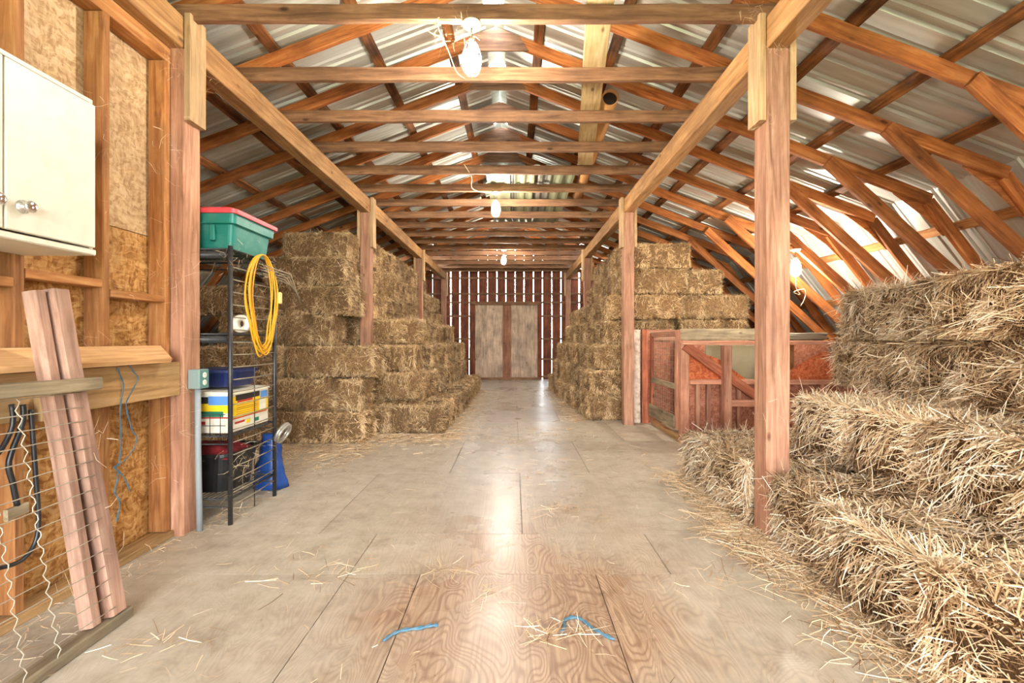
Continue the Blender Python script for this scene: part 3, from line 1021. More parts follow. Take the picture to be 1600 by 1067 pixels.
def outlet():
    x0, x1, y0, y1, z0, z1 = AX_L + .001, -1.885, 2.683, 2.768, .868, .985
    root = empty('outlet_box', (x0, (y0 + y1) / 2, z0), 'grey electrical outlet box with conduit on the left foreground post', 'outlet')
    mb = MB(); mb.box((x0, y0, z0), (x1, y1, z1), c=.004); mb.build('box', M['greyplastic'], root)
    mb = MB(); mb.box((x1, y0 + .004, z0 + .004), (x1 + .003, y1 - .004, z1 - .004), c=.001); cov = mb.build('cover_plate', plain('teal grey cover', srgb(86, 128, 122), .5), root)
    for zc in (.905, .950):
        mb = MB()
        mb.lathe([(.0165, 0), (.0165, .0025), (.015, .003), (.001, .003)], (x1 + .003, (y0 + y1) / 2, zc), 20, 'X')
        s = tag(fix_normals(mb.build('socket', M['ivory'], cov, True)), 'ivory socket')
        mb = MB()
        for dy in (-.006, .006): mb.box((x1 + .006, (y0 + y1) / 2 + dy - .001, zc - .001), (x1 + .0065, (y0 + y1) / 2 + dy + .001, zc + .007))
        mb.lathe([(.0022, 0), (.0022, .0005)], (x1 + .006, (y0 + y1) / 2, zc - .007), 8, 'X')
        mb.build('slots', M['dark'], cov)
    mb = MB(); mb.tube([(-1.921, 2.722, .868), (-1.921, 2.724, .55), (-1.918, 2.726, .3), (-1.914, 2.73, .002)], .0165, 14)
    mb.build('conduit', M['conduit'], root, True)


outlet()


# ------------------------------------------------------------------ black wire rack and what it carries
RKX0, RKX1, RKY0, RKY1, RKH = -2.72, -1.785, 2.82, 3.34, 1.755


def rack():
    root = empty('wire_rack', ((RKX0 + RKX1) / 2, (RKY0 + RKY1) / 2, 0), 'tall black metal wire shelving rack behind the left foreground post', 'rack')
    for x in (RKX0, RKX1):
        for y in (RKY0, RKY1):
            h = RKH if y == RKY0 else RKH - .06
            mb = MB(); mb.tube([(x, y, 0), (x, y, h)], .014, 10); mb.build('post', M['black'], root, True)
    for zc in (1.735, 1.20, .556, .16):
        mb = MB()
        for y in (RKY0, RKY1): 
            mb.tube([(RKX0, y, zc), (RKX1, y, zc)], .006, 6); mb.tube([(RKX0, y, zc - .05), (RKX1, y, zc - .05)], .005, 6)
        for x in (RKX0, RKX1): mb.tube([(x, RKY0, zc), (x, RKY1, zc)], .006, 6)
        x = RKX0 + .025
        while x < RKX1 - .01:
            mb.tube([(x, RKY0, zc + .004), (x, RKY1, zc + .004)], .0025, 5); x += .03
        for y in (RKY0 + .17, RKY0 + .35): mb.tube([(RKX0, y, zc - .002), (RKX1, y, zc - .002)], .003, 5)
        if zc in (1.735, 1.20):
            mb.box((RKX0 + .02, RKY0 - .006, zc - .058), (RKX1 - .02, RKY0 - .002, zc - .012))
        if zc == .556:      # little basket front under the carton
            for k in range(14): mb.tube([(RKX1 - .05 - k * .065, RKY0 - .02, zc), (RKX1 - .05 - k * .065, RKY0 - .02, zc + .14)], .0025, 5)
            for q in (0, .07, .14): mb.tube([(RKX1 - .02, RKY0 - .02, zc + q), (RKX0 + .02, RKY0 - .02, zc + q)], .0025, 5)
        mb.build('shelf', M['black'], root, True)
    # side grid facing the aisle
    z = .115
    while z < 1.70:
        mb = MB(); mb.tube([(RKX1, RKY0, z), (RKX1 + .004, (RKY0 + RKY1) / 2, z - .003), (RKX1, RKY1, z)], .0040, 6)
        mb.build('side_wire', M['rackwire'], root, True)
        z += .0795
    mb = MB(); mb.tube([(RKX1 + .002, (RKY0 + RKY1) / 2, .02), (RKX1 + .002, (RKY0 + RKY1) / 2, 1.70)], .0035, 6); mb.build('side_wire', M['black'], root, True)
    mb = MB()
    for k in range(5):
        mb.tube([(RKX1 - .01, RKY1 - .12 - k * .02, 1.62 + .02 * k), (RKX1 + .05 + .02 * k, RKY1 + .02 - k * .01, 1.60 + .012 * k), (RKX1 + .10 + .012 * k, RKY1 + .10, 1.565 - .03 * k)], .004, 5)
    mb.build('hook_wire', M['rackwire'], root, True)


rack()


def tapered_box(mb, x0, x1, y0, y1, z0, z1, t0, t1, rc=.03, n=5):
    """rounded rectangle loft; t0/t1 insets at the bottom/top"""
    def ring(ins, z):
        out = []
        a, b_, c, d = x0 + ins, x1 - ins, y0 + ins, y1 - ins
        for (cx, cy, A) in ((b_ - rc, d - rc, 0), (a + rc, d - rc, 90), (a + rc, c + rc, 180), (b_ - rc, c + rc, 270)):
            for k in range(n):
                t = math.radians(A + 90 * k / (n - 1))
                out.append((cx + rc * math.cos(t), cy + rc * math.sin(t), z))
        return out
    return ring


def loft(mb, rings, mi=0, cap=True):
    n = len(rings[0])
    vs = [p for r in rings for p in r]
    fs = []
    for i in range(len(rings) - 1):
        for k in range(n):
            l = (k + 1) % n
            fs.append((i * n + k, i * n + l, i * n + n + l, i * n + n + k))
    if cap:
        fs += [tuple(reversed(range(n))), tuple((len(rings) - 1) * n + k for k in range(n))]
    mb.add(vs, fs, mi)


def tote():
    x0, x1, y0, y1 = -2.50, -1.765, 2.83, 3.33
    zb = 1.745
    root = empty('storage_tote', ((x0 + x1) / 2, (y0 + y1) / 2, zb), 'green plastic storage tote with a red lid on top of the black rack', 'tote')
    mb = MB(); R = tapered_box(mb, x0, x1, y0, y1, 0, 0, 0, 0)
    loft(mb, [R(.045, zb), R(.028, zb + .155), R(.008, zb + .160), R(.004, zb + .225), R(.0, zb + .232)])
    mb.build('body', M['teal'], root)
    mb = MB()
    loft(mb, [R(-.012, zb + .220), R(-.014, zb + .246), R(.006, zb + .254), R(.05, zb + .256), R(.062, zb + .276), R(.08, zb + .279)])
    mb.build('lid', M['redlid'], root)
    mb = MB()
    for k in range(3):
        xx = x0 + .13 + k * .22
        mb.box((xx, y0 + .006, zb + .05), (xx + .03, y0 + .03, zb + .15), c=.004)
    mb.build('rib', M['teal'], root)


tote()


def cord_coil():
    root = empty('extension_cord', (-1.755, 3.1, 1.2), 'coiled yellow extension cord hanging on the side of the black rack', 'cord')
    cx, cy, cz = -1.760, 3.13, 1.455
    mb = MB()
    pts = []
    for w in range(7):
        ax = (.195, .15, .185, .12, .20, .165, .14)[w]; dz = random.uniform(-.03, .03)
        for k in range(28):
            A = 2 * math.pi * (k + .5) / 28 + math.pi / 2
            c, s = math.cos(A), math.sin(A)
            sq = ax * c * (1.0 if s > 0 else 1.0 + .28 * s)
            zz = .30 * s * (1 if s > 0 else 1.12)
            pts.append((cx + .006 * (w % 3) + .004 * math.sin(A * 2 + w), cy + sq + (.195 - ax) * .75 * (1 if w % 2 else -1) * max(0, -s) * .6 + .006 * math.sin(A + w * 2), cz + zz + dz * (1 - abs(s)) + (-.012 * w if s < -.7 else 0)))
    mb.tube(smooth_pts(pts, 2), .0052, 7)
    mb.build('cord', M['yellow'], root, True)
    mb = MB(); q = Vector((cx + .014, cy + .195, cz + .02))
    mb.box((q.x - .02, q.y - .018, q.z - .045), (q.x + .02, q.y + .018, q.z + .04), c=.006)
    tag(mb.build('socket_end', plain('cream plug', srgb(226, 196, 120), .5), root), 'cream socket end of the cord')


cord_coil()


def rack_contents():
    # tape roll standing on the middle shelf
    mb = MB()
    c = P(378, 469, 3.0)
    prof = [(.024, -.02), (.058, -.02), (.060, -.016), (.060, .016), (.058, .02), (.024, .02), (.024, -.02)]
    vs = []
    n = 28
    for r, h in prof[:-1]:
        for k in range(n):
            A = 2 * math.pi * k / n
            vs.append((c.x + r * math.cos(A), c.y + h, 1.2685 + r * math.sin(A)))
    fs = []
    for i in range(6):
        for k in range(n):
            l = (k + 1) % n
            fs.append((i * n + k, i * n + l, ((i + 1) % 6) * n + l, ((i + 1) % 6) * n + k))
    mb.add(vs, fs)
    o = fix_normals(mb.build('tape_roll', M['ivory'], None, True))
    o.location.z += .002
    tag(o, 'round white roll standing on the middle shelf of the black rack', 'roll')
    # printed carton
    x0, x1, y0, y1, z0, z1 = -2.45, -1.81, 2.86, 3.30, .566, .815
    root = empty('produce_carton', ((x0 + x1) / 2, (y0 + y1) / 2, z0), 'white carton printed yellow, black and red on the rack shelf', 'carton')
    mb = MB(); mb.box((x0, y0, z0), (x1, y1, z1), c=.004); mb.build('box', M['card'], root)
    mb = MB()
    mb.hexa([(x0 - .01, y0 - .012, z1 - .002), (x1 + .010, y0 - .012, z1 - .002), (x1 + .010, y1 + .01, z1 - .002), (x0 - .01, y1 + .01, z1 - .002),
             (x0, y0 - .006, z1 + .03), (x1 + .004, y0 - .006, z1 + .012), (x1, y1, z1 + .012), (x0, y1, z1 + .034)])
    mb.build('lid', M['card'], root)
    def decal_x(ya, yb, za, zb, m, nm, lay=0):
        mb = MB(); e = .0012 + lay * .0006; mb.box((x1, y0 + (y1 - y0) * ya, z0 + (z1 - z0) * za), (x1 + e, y0 + (y1 - y0) * yb, z0 + (z1 - z0) * zb)); mb.build(nm, m, root)
    def decal_y(xa, xb, za, zb, m, nm, lay=0):
        mb = MB(); e = .0012 + lay * .0006; mb.box((x0 + (x1 - x0) * xa, y0 - e, z0 + (z1 - z0) * za), (x0 + (x1 - x0) * xb, y0, z0 + (z1 - z0) * zb)); mb.build(nm, m, root)
    decal_x(.02, .98, .36, .92, M['cyellow'], 'printed_panel')
    decal_x(.12, .74, .80, .95, M['cblack'], 'printed_band', 1)
    decal_x(.16, .55, .745, .80, M['cred'], 'printed_band', 1)
    decal_x(.76, .97, .74, .93, M['cblue'], 'printed_label', 1)
    decal_x(.74, .92, .38, .72, M['card'], 'printed_label', 1)
    decal_x(.05, .95, .33, .36, M['cred'], 'printed_band', 1)
    for k in range(5): decal_x(.14, .70, .44 + k * .055, .452 + k * .055, M['cred'], 'printed_line', 1)
    decal_x(.38, .48, .14, .24, M['cyellow'], 'printed_label', 1)
    decal_x(.62, .72, .12, .22, M['cgreen'], 'printed_label', 1)
    decal_x(.10, .34, .20, .25, M['cred'], 'printed_line', 1)
    decal_y(.0, 1, .52, .76, M['cyellow'], 'printed_panel')
    decal_y(.0, .78, .76, .93, M['cblack'], 'printed_band')
    decal_y(.30, .70, .78, .86, M['cred'], 'printed_band', 1)
    decal_y(.78, 1.0, .72, .95, M['cblue'], 'printed_label', 1)
    decal_y(.45, .93, .42, .56, M['cgreen'], 'printed_label', 1)
    decal_y(.0, 1, .38, .415, M['cred'], 'printed_band', 1)
    decal_y(.55, .75, .22, .30, M['cred'], 'printed_line', 1)
    # blue tub on the carton
    mb = MB(); R = tapered_box(mb, -2.16, -1.83, 2.93, 3.25, 0, 0, 0, 0, rc=.06)
    zt = z1 + .036
    loft(mb, [R(.03, zt), R(.012, zt + .09), R(.0, zt + .095), R(.0, zt + .112), R(.02, zt + .118)])
    tag(mb.build('plastic_tub', M['bluetub'], None, False), 'dark blue plastic tub sitting on the printed carton in the rack', 'tub')
    # black bin on the floor, with red cloth inside
    root = empty('rubbish_bin', (-2.1, 3.05, .02), 'black plastic bin on the floor under the rack, holding red cloth', 'bin')
    mb = MB()
    R = tapered_box(mb, -2.40, -1.82, 2.87, 3.29, 0, 0, 0, 0, rc=.09, n=7)
    loft(mb, [R(.05, .168), R(.02, .40), R(.0, .405), R(.0, .425), R(.012, .425), R(.03, .38), R(.06, .18)])
    mb.build('body', M['binblack'], root)
    mb = MB()
    vs, fs = [], []
    n = 15
    rr = random.Random(4)
    for i in range(n):
        for j in range(n):
            x = -2.37 + .52 * i / (n - 1); y = 2.90 + .36 * j / (n - 1)
            e = min(i, j, n - 1 - i, n - 1 - j) / 3
            vs.append((x, y, .39 + .05 * min(1, e) + rr.uniform(-.012, .03) * min(1, e)))
    for i in range(n - 1):
        for j in range(n - 1): fs.append((i * n + j, i * n + n + j, i * n + n + j + 1, i * n + j + 1))
    mb.add(vs, fs)
    cl = mb.build('red_cloth', M['redcloth'], None, True)
    cl.modifiers.new('sub', 'SUBSURF').render_levels = 2
    cl.modifiers.new('sol', 'SOLIDIFY').thickness = .004
    tag(cl, 'crumpled dark red cloth lying in the black bin', 'cloth')
    # blue bag and a ring at the back post
    mb = MB()
    c = P(424, 715, 3.48)
    rings = []
    for k in range(9):
        t = k / 8
        z = .005 + .42 * t
        r = .13 * (1 - .55 * t) * (1 + .06 * math.sin(k * 2.3))
        rings.append([(c.x - .03 + r * (1.0 + .12 * math.sin(5 * A + k)) * math.cos(A), c.y + .04 + r * .6 * math.sin(A), z) for A in [2 * math.pi * q / 18 for q in range(18)]])
    loft(mb, rings)
    tag(mb.build('plastic_bag', M['bluebag'], None, True), 'bright blue plastic bag on the floor at the far corner of the rack', 'bag')
    mb = MB()
    c = P(430, 676, 3.36)
    ring = [(RKX1 + .036 + .03 * math.sin(A), c.y + .075 * math.cos(A) + .02, c.z + .062 * math.sin(A)) for A in [2 * math.pi * q / 30 for q in range(30)]]
    mb.tube(ring, .012, 8, closed=True)
    mb.tube([(p[0] + .012, p[1] + .006, p[2] - .012) for p in ring], .011, 8, closed=True)
    tag(mb.build('wire_coil', plain('silver wire', srgb(176, 170, 158), .3, .7), None, True), 'silver coil of wire hung at the far corner post of the rack', 'coil')


rack_contents()


# ------------------------------------------------------------------ the stall on the right
def stall():
    root = empty('stall_partition', (3.0, 5.0, 0), 'red brown timber stall front with a diagonal brace, behind the foreground right post', 'partition')
    Y = 5.0
    lumber('corner_post', (1.912, Y + .045, 0), (1.912, Y + .045, 1.125), .095, .09, M['palered'], root, up=(0, 1, 0))
    lumber('top_rail', (1.865, Y, 1.13), (4.45, Y, 1.13), .10, .045, M['palered'], root)
    lumber('stud', (2.345, Y - .05, .02), (2.345, Y - .05, 1.10), .09, .085, M['palered'], root, up=(1, 0, 0))
    lumber('stud', (3.05, Y + .02, .70), (3.05, Y + .02, 1.105), .06, .04, M['palered'], root, up=(1, 0, 0))
    for x in (2.06, 2.18, 2.52, 3.0, 3.45, 3.9): 
        lumber('stud', (x, Y + .03, .02), (x, Y + .03, .665), .05, .045, M['palered'], root, up=(1, 0, 0))
    lumber('middle_rail', (1.96, Y + .02, .690), (4.45, Y + .02, .690), .09, .05, M['palered'], root)
    lumber('diagonal_brace', (1.90, Y - .014, 1.095), (3.15, Y - .014, .215), .035, .10, M['redwood'], root)
    lumber('lower_rail', (2.385, Y - .07, .465), (4.3, Y - .07, .465), .06, .075, M['palered'], root)
    mb = MB(); mb.box((1.96, Y + .06, .0), (4.5, Y + .072, .66)); mb.build('panel', M['osb_red'], root)
    mb = MB(); mb.prism([(1.97, Y + .055, .716), (2.62, Y + .055, .716), (2.30, Y + .055, .95), (1.97, Y + .055, 1.06)], (0, .012, 0)); fix_normals(mb.build('panel', M['osb_orange'], root))
    mb = MB(); mb.prism([(3.05, Y + .055, .716), (4.5, Y + .055, .716), (4.5, Y + .055, 1.02), (3.47, Y + .055, 1.02), (3.08, Y + .055, .80)], (0, .012, 0)); fix_normals(mb.build('panel', M['osb_orange'], root))
    # stall back, carried on the second post
    Yb = 6.255
    root = empty('stall_back_wall', (2.9, Yb, 0), 'red board wall at the back of the stall, holding back the hay stack', 'partition')
    mb = MB(); mb.box((1.78, Yb, 0), (4.4, Yb + .02, 1.14)); mb.build('panel', M['osb_red'], root)
    lumber('top_board', (1.78, Yb - .014, 1.225), (2.40, Yb - .014, 1.225), .024, .15, M['palered'], root)
    lumber('side_board', (1.705, Yb - .014, 0.005), (1.705, Yb - .014, 1.30), .11, .03, M['whitewash'], root, up=(0, 1, 0))
    lumber('side_board', (1.82, Yb - .04, 0.005), (1.82, Yb - .04, 1.30), .09, .03, M['redwood'], root, up=(0, 1, 0))
    lumber('top_board', (2.30, Yb - .04, 1.235), (3.36, Yb - .04, 1.235), .022, .16, M['greywood'], root)
    for x in (2.25, 2.75, 3.25, 3.8): lumber('stud', (x, Yb - .025, .005), (x, Yb - .025, 1.13), .05, .04, M['redwood'], root, up=(1, 0, 0))
    # grey sheet hung in the middle of the stall
    root = empty('plastic_sheet', (2.85, 5.5, 0), 'dull grey sheet standing inside the stall behind the diagonal brace', 'sheet')
    mb = MB(); mb.box((2.32, 5.42, .02), (3.33, 5.435, 1.10), c=.003); mb.build('sheet', M['plastic_clear'], root)
    lumber('edge_batten', (3.36, 5.43, .0), (3.36, 5.43, 1.10), .05, .04, M['stud'], root, up=(0, 1, 0))
    # gate
    X = 1.872
    root = empty('stall_gate', (X, 5.6, .14), 'narrow red wooden stall gate with wire mesh, hung at the stall corner', 'gate')
    y0, y1 = 5.085, 6.10
    lumber('stile', (X, y0 + .035, .14), (X, y0 + .035, 1.27), .06, .045, M['palered'], root, up=(1, 0, 0))
    lumber('stile', (X, y1 - .03, .14), (X, y1 - .03, 1.25), .06, .045, M['redwood'], root, up=(1, 0, 0))
    lumber('rail', (X, y0 + .07, 1.23), (X, y1 - .06, 1.23), .04, .06, M['palered'], root)
    lumber('rail', (X, y0 + .07, .62), (X, y1 - .06, .62), .04, .06, M['greywood'], root)
    lumber('bottom_board', (X - .032, y0 + .06, .215), (X - .032, y1 - .02, .215), .02, .16, M['greywood'], root)
    mb = MB()
    for k in range(13):
        z = .30 + k * .075
        mb.tube([(X + .01, y0 + .06, z), (X + .01, y1 - .05, z)], .0016, 4)
    for k in range(12):
        y = y0 + .1 + k * .075
        mb.tube([(X + .012, y, .28), (X + .012, y, 1.22)], .0016, 4)
    tag(mb.build('wire_mesh', M['wire'], root), None)
    o = lumber('floor_batten', (1.90, 5.10, .0275), (1.93, 6.18, .0275), .07, .055, M['ledger'])
    tag(o, 'pale timber batten on the floor along the foot of the red stall gate', 'batten')
    mb = MB()
    pts = []
    for k in range(70):
        A = k * .42
        pts.append((3.35 + (.30 + .02 * math.sin(k)) * math.cos(A), 5.28 + .20 * math.sin(A), 1.165 + .0011 * k + .004 * math.sin(k * 1.7)))
    mb.tube(pts, .012, 6)
    root2 = empty('garden_hose', (3.35, 5.28, 1.13), 'grey garden hose coiled on a board behind the stall top rail', 'hose')
    mb.build('coil', M['hose'], root2, True)
    o = lumber('ledge_board', (3.0, 5.28, 1.138), (4.4, 5.28, 1.138), .42, .024, M['greywood'])
    tag(o, 'grey ledge board behind the stall top rail, under the coiled hose', 'board')


stall()

# ------------------------------------------------------------------ bales
BL, BW, BH = 1.03, .465, .362


def strands(pts, nrm, tan, length, width, tone, bend):
    """ribbons of two quads each; all inputs are arrays"""
    n = len(pts)
    side = np.cross(tan, nrm + RNG.normal(0, .45, (n, 3)))
    side /= np.linalg.norm(side, axis=1)[:, None] + 1e-9
    mid = pts + tan * (length * .5)[:, None]
    t2 = tan + bend
    t2 /= np.linalg.norm(t2, axis=1)[:, None] + 1e-9
    end = mid + t2 * (length * .5)[:, None]
    w = (side * (width * .5)[:, None])
    V = np.stack([pts - w, pts + w, mid - w, mid + w, end - w * .6, end + w * .6], 1).reshape(-1, 3)
    b = np.arange(n)[:, None] * 6
    Fq = np.concatenate([b + np.array([[0, 1, 3, 2]]), b + np.array([[2, 3, 5, 4]])], 1).reshape(-1, 4)
    return V, Fq, np.repeat(tone, 2)


def mesh_np(name, V, Fq, tone, mat):
    me = bpy.data.meshes.new(name)
    me.vertices.add(len(V)); me.vertices.foreach_set('co', V.astype(np.float32).ravel())
    me.loops.add(Fq.size); me.loops.foreach_set('vertex_index', Fq.astype(np.int32).ravel())
    me.polygons.add(len(Fq)); me.polygons.foreach_set('loop_start', np.arange(0, Fq.size, 4, dtype=np.int32))
    me.materials.append(mat)
    me.update(calc_edges=True)
    at = me.attributes.new('tone', 'FLOAT', 'FACE')
    at.data.foreach_set('value', tone.astype(np.float32))
    return me


def bale_body(seed, mat, r=.05):
    import bmesh
    from mathutils import noise
    bm = bmesh.new()
    bmesh.ops.create_cube(bm, size=1.0)
    bmesh.ops.subdivide_edges(bm, edges=bm.edges, cuts=15, use_grid_fill=True)
    o = Vector((seed * 7.1, seed * 3.3, seed))
    for v in bm.verts:
        p = Vector((v.co.x * BL, v.co.y * BW, v.co.z * BH))
        q = Vector([max(-h + r, min(h - r, c)) for c, h in zip(p, (BL / 2, BW / 2, BH / 2))])
        d = p - q
        if d.length > 1e-6:
            d.normalize()
            p = q + d * r
        k = noise.noise(p * 9 + o) * .012 + noise.noise(p * 26 + o) * .006
        fl = .007 * math.sin(p.x * 2 * math.pi / .105 + 2.2 * noise.noise(p * 3 + o))
        band = -.014 * sum(math.exp(-((p.x - c) / .03) ** 2) for c in (-.2, .2))
        v.co = p + d * (k + fl * .7 - .012 + band)
    me = bpy.data.meshes.new('hay_bale')
    bm.to_mesh(me); bm.free()
    me.polygons.foreach_set('use_smooth', [True] * len(me.polygons))
    me.materials.append(mat)
    me.update()
    return me


def bale_straw(seed, n, wid, lmin, lmax, mat, shaggy=1.0, tone0=.48):
    g = np.random.default_rng(seed)
    h = np.array([BL, BW, BH]) / 2
    faces = [(0, 1), (0, -1), (1, 1), (1, -1), (2, 1), (2, -1)]
    area = np.array([BW * BH * 1.2, BW * BH * 1.2, BL * BH, BL * BH, BL * BW, BL * BW * .25])
    fi = g.choice(6, n, p=area / area.sum())
    ax = np.array([f[0] for f in faces])[fi]; sg = np.array([f[1] for f in faces])[fi]
    p = g.uniform(-1, 1, (n, 3)) * h
    nrm = np.zeros((n, 3)); nrm[np.arange(n), ax] = sg
    p[np.arange(n), ax] = sg * (h[ax] - .012)
    # pull in at the rounded edges
    r = .05
    q = np.clip(p, -h + r, h - r)
    d = p - q
    dl = np.linalg.norm(d, axis=1)
    dn = np.where(dl[:, None] > 1e-6, d / (dl[:, None] + 1e-9), nrm)
    p = q + dn * np.minimum(dl, r - .004)[:, None]
    nrm = dn
    p -= nrm * g.uniform(0, .012, n)[:, None]
    # clumps that lie the same way
    K = 90
    cc = g.uniform(-1, 1, (K, 3)) * h
    ca = g.uniform(0, 2 * np.pi, K)
    ct = np.abs(g.normal(0, .30, K)); ctone = g.normal(0, .13, K)
    near = np.argmin(((p[:, None, :] - cc[None]) ** 2).sum(2), 1)
    ref = np.tile(np.array([0., 0., 1.]), (n, 1))
    ref[ax == 2] = (1., 0, 0)
    u = ref - nrm * (ref * nrm).sum(1)[:, None]; u /= np.linalg.norm(u, axis=1)[:, None] + 1e-9
    w = np.cross(nrm, u)
    ang = ca[near] + g.normal(0, .75, n)
    tan = u * np.cos(ang)[:, None] + w * np.sin(ang)[:, None]
    # sides: straws hang down; ends bristle outwards
    down = np.array([0, 0, -1.])
    tan += down * np.where(ax == 2, 0, g.uniform(0, .9, n))[:, None]
    tilt = (np.abs(g.normal(0, .16, n)) + ct[near] * .6) * shaggy
    tilt = np.where(ax == 0, tilt * 1.35, tilt)
    stick = g.random(n) < .035 * shaggy
    tilt = np.where(stick, tilt + g.uniform(.3, 1.0, n), tilt)
    tilt = np.where(ax == 2, np.minimum(tilt, .22 + .3 * (g.random(n) < .05)), tilt)
    tan = tan / (np.linalg.norm(tan, axis=1)[:, None] + 1e-9) + nrm * tilt[:, None]
    tan /= np.linalg.norm(tan, axis=1)[:, None]
    ln = g.uniform(lmin, lmax, n) * np.where(g.random(n) < .12, 1.5, 1.0)
    # keep long straws from running far past the bale
    start = p - tan * (ln * g.uniform(.25, .6, n))[:, None]
    over = np.abs(start) - (h + .01)
    start = np.where(over > 0, np.sign(start) * (h + .005), start)
    bend = g.normal(0, .28, (n, 3)) + down * g.uniform(0, .55, n)[:, None]
    tone = np.clip(tone0 + ctone[near] + g.normal(0, .26, n), 0, 1)
    wd = wid * g.uniform(.55, 1.45, n)
    # nothing may poke through what the bale lies on
    V, Fq, T = strands(start, nrm, tan, ln, wd, tone, bend)
    V[:, 2] = np.maximum(V[:, 2], -BH / 2 - .004)
    return mesh_np('loose_straw', V, Fq, T, mat)


PROTO = {}


def proto(kind, v):
    key = (kind, v)
    if key not in PROTO:
        if kind == 'near':
            b = bale_body(10 + v, M['straw_body']); s = bale_straw(50 + v, 15000, .0042, .06, .19, M['straw'], 1.25)
        else:
            b = bale_body(20 + v, M['hay_body'], .062); s = bale_straw(80 + v, 9500, .0048, .04, .125, M['hay'], .8, .45)
        PROTO[key] = (b, s)
    return PROTO[key]


NB = [0]
FIRST = {}


def bale(c, yaw, L, label, group, kind='far', H=BH, W=BW, flip=None):
    """bale centred at c (c.z is its underside), long axis turned by yaw from +X"""
    NB[0] += 1
    v = random.randrange(3 if kind == 'near' else 4)
    sc = Matrix.Diagonal((L / BL, W / BW, H / BH, 1))
    f = random.randrange(2) if flip is None else flip
    Mx = Matrix.Translation((c[0], c[1], c[2] + H / 2)) @ Matrix.Rotation(yaw + math.pi * f, 4, 'Z') @ Matrix.Rotation(random.uniform(-.012, .012), 4, 'Y') @ sc
    if (kind, v) not in FIRST:
        bm_, sm_ = proto(kind, v)
        o = link('hay_bale', bm_, Mx)
        s = link('loose_straw', sm_, Mx, o); s['kind'] = 'stuff'
        FIRST[(kind, v)] = o
    else:
        src = FIRST[(kind, v)]
        o = src.copy(); COL.objects.link(o); o.matrix_basis = Mx; WM[o.name] = Mx
        for ch in list(src.children):
            k = ch.copy(); COL.objects.link(k); k.parent = o; k.matrix_basis = Matrix.Identity(4); WM[k.name] = Mx
    tag(o, label, 'straw bale' if kind == 'near' else 'hay bale', group)
    return o


Lz = lambda k: k * .365
J = lambda a=.012: random.uniform(-a, a)
G1 = 'hay bales of the left block facing the camera'
row_nm = ['bottom', 'second', 'third', 'fourth', 'fifth', 'sixth', 'topmost']
# block across the back of the rack, long sides to the camera
blk = [(0, 5.23, -1.66, 2, 1.03), (1, 5.22, -1.69, 2, 1.03), (2, 5.37, -1.60, 2, 1.03), (3, 5.52, -2.14, 1, .86), (4, 5.66, -1.96, 2, 1.03), (5, 5.72, -2.04, 1, 1.03), (6, 5.98, -2.10, 1, .88)]
for k, y, xr, n, L in blk:
    x = xr
    for i in range(n):
        wh = 'end next to aisle' if i == 0 else 'inner end'
        if n == 1: wh = 'alone in its row'
        bale((x - L / 2, y + J(), Lz(k)), J(.02), L - .01, f'hay bale, {row_nm[k]} row of the block behind the rack, {wh}', G1)
        x -= 1.05 if k != 3 else .9
bale((-3.08, 5.55, Lz(3)), J(.02), .86, 'hay bale, fourth row of the block behind the black rack, inner end', G1)

bale((-2.62, 6.42, Lz(3)), J(.02), .98, 'hay bale, fourth row, added to close a bright gap left of the second left post', G1)  # extra bale, added to stop light showing through the recess
# left aisle stack, laid across with their ends to the aisle
G2 = 'hay bales of the left aisle stack'


def free_of_posts(x0, x1, y0, y1, side):
    """shorten a bale that would run into a post"""
    for py in PY:
        if y1 > py - .03 and y0 < py + .17:
            if side < 0 and x1 > -1.955 and x0 < -1.94: x0 = -1.93
            if side > 0 and x0 < 1.496 and x1 > 1.48: x1 = 1.47
    return x0, x1


rows_l = [(0, -.86, .022, 5.52, 10), (1, -1.17, .045, 5.92, 8), (2, -1.38, .085, 6.18, 8), (3, -1.32, -.02, 6.36, 8)]
for k, xf, sl, ya, n in rows_l:
    c = 0
    for i in range(n):
        y = ya + .472 * i
        if k == 2 and i == 1: continue
        c += 1
        x1 = xf + sl * (y - ya) + J(.025)
        if k == 3 and i > 0: x1 = -1.52 + .03 * (y - ya) + J(.03)
        if k == 3 and i > 5: x1 = -1.36
        x0 = x1 - 1.03
        x0, x1 = free_of_posts(x0, x1, y, y + .47, -1)
        bale(((x0 + x1) / 2, y + .235, Lz(k)), J(.03), x1 - x0,
             f'hay bale, {row_nm[k]} row of the left aisle stack, {ordn[c - 1]} from near end', G2)
for k in (4, 5, 6):
    y = 6.27
    i = 0
    lim = {4: 11.6, 5: 11.2, 6: 10.0}[k]
    c = 0
    while y < lim:
        if 9.07 < y < 9.69: y = 9.69
        x1 = -1.93 + J(.02) + (.0 if k < 6 else -.03)
        if y < 9.9 or k < 6:
            c += 1
            bale((x1 - .515, y + .235, Lz(k)), J(.03), 1.02, f'hay bale, {row_nm[k]} row of the left aisle stack, {ordn[c - 1]} from near end', G2)
        y += .472
# support under the far end of the high rows
for k in range(4):
    for i, y in enumerate((10.25, 10.72, 11.19)):
        x1 = (-1.10, -1.22, -1.4, -1.62)[k] - .1 * i
        if k == 3 and y < 10.2: continue
        bale((x1 - .515, y + .235, Lz(k)), J(.03), 1.02, f'hay bale, {row_nm[k]} row left by slatted wall, {("nearest", "middle", "last")[i]} of three', G2)

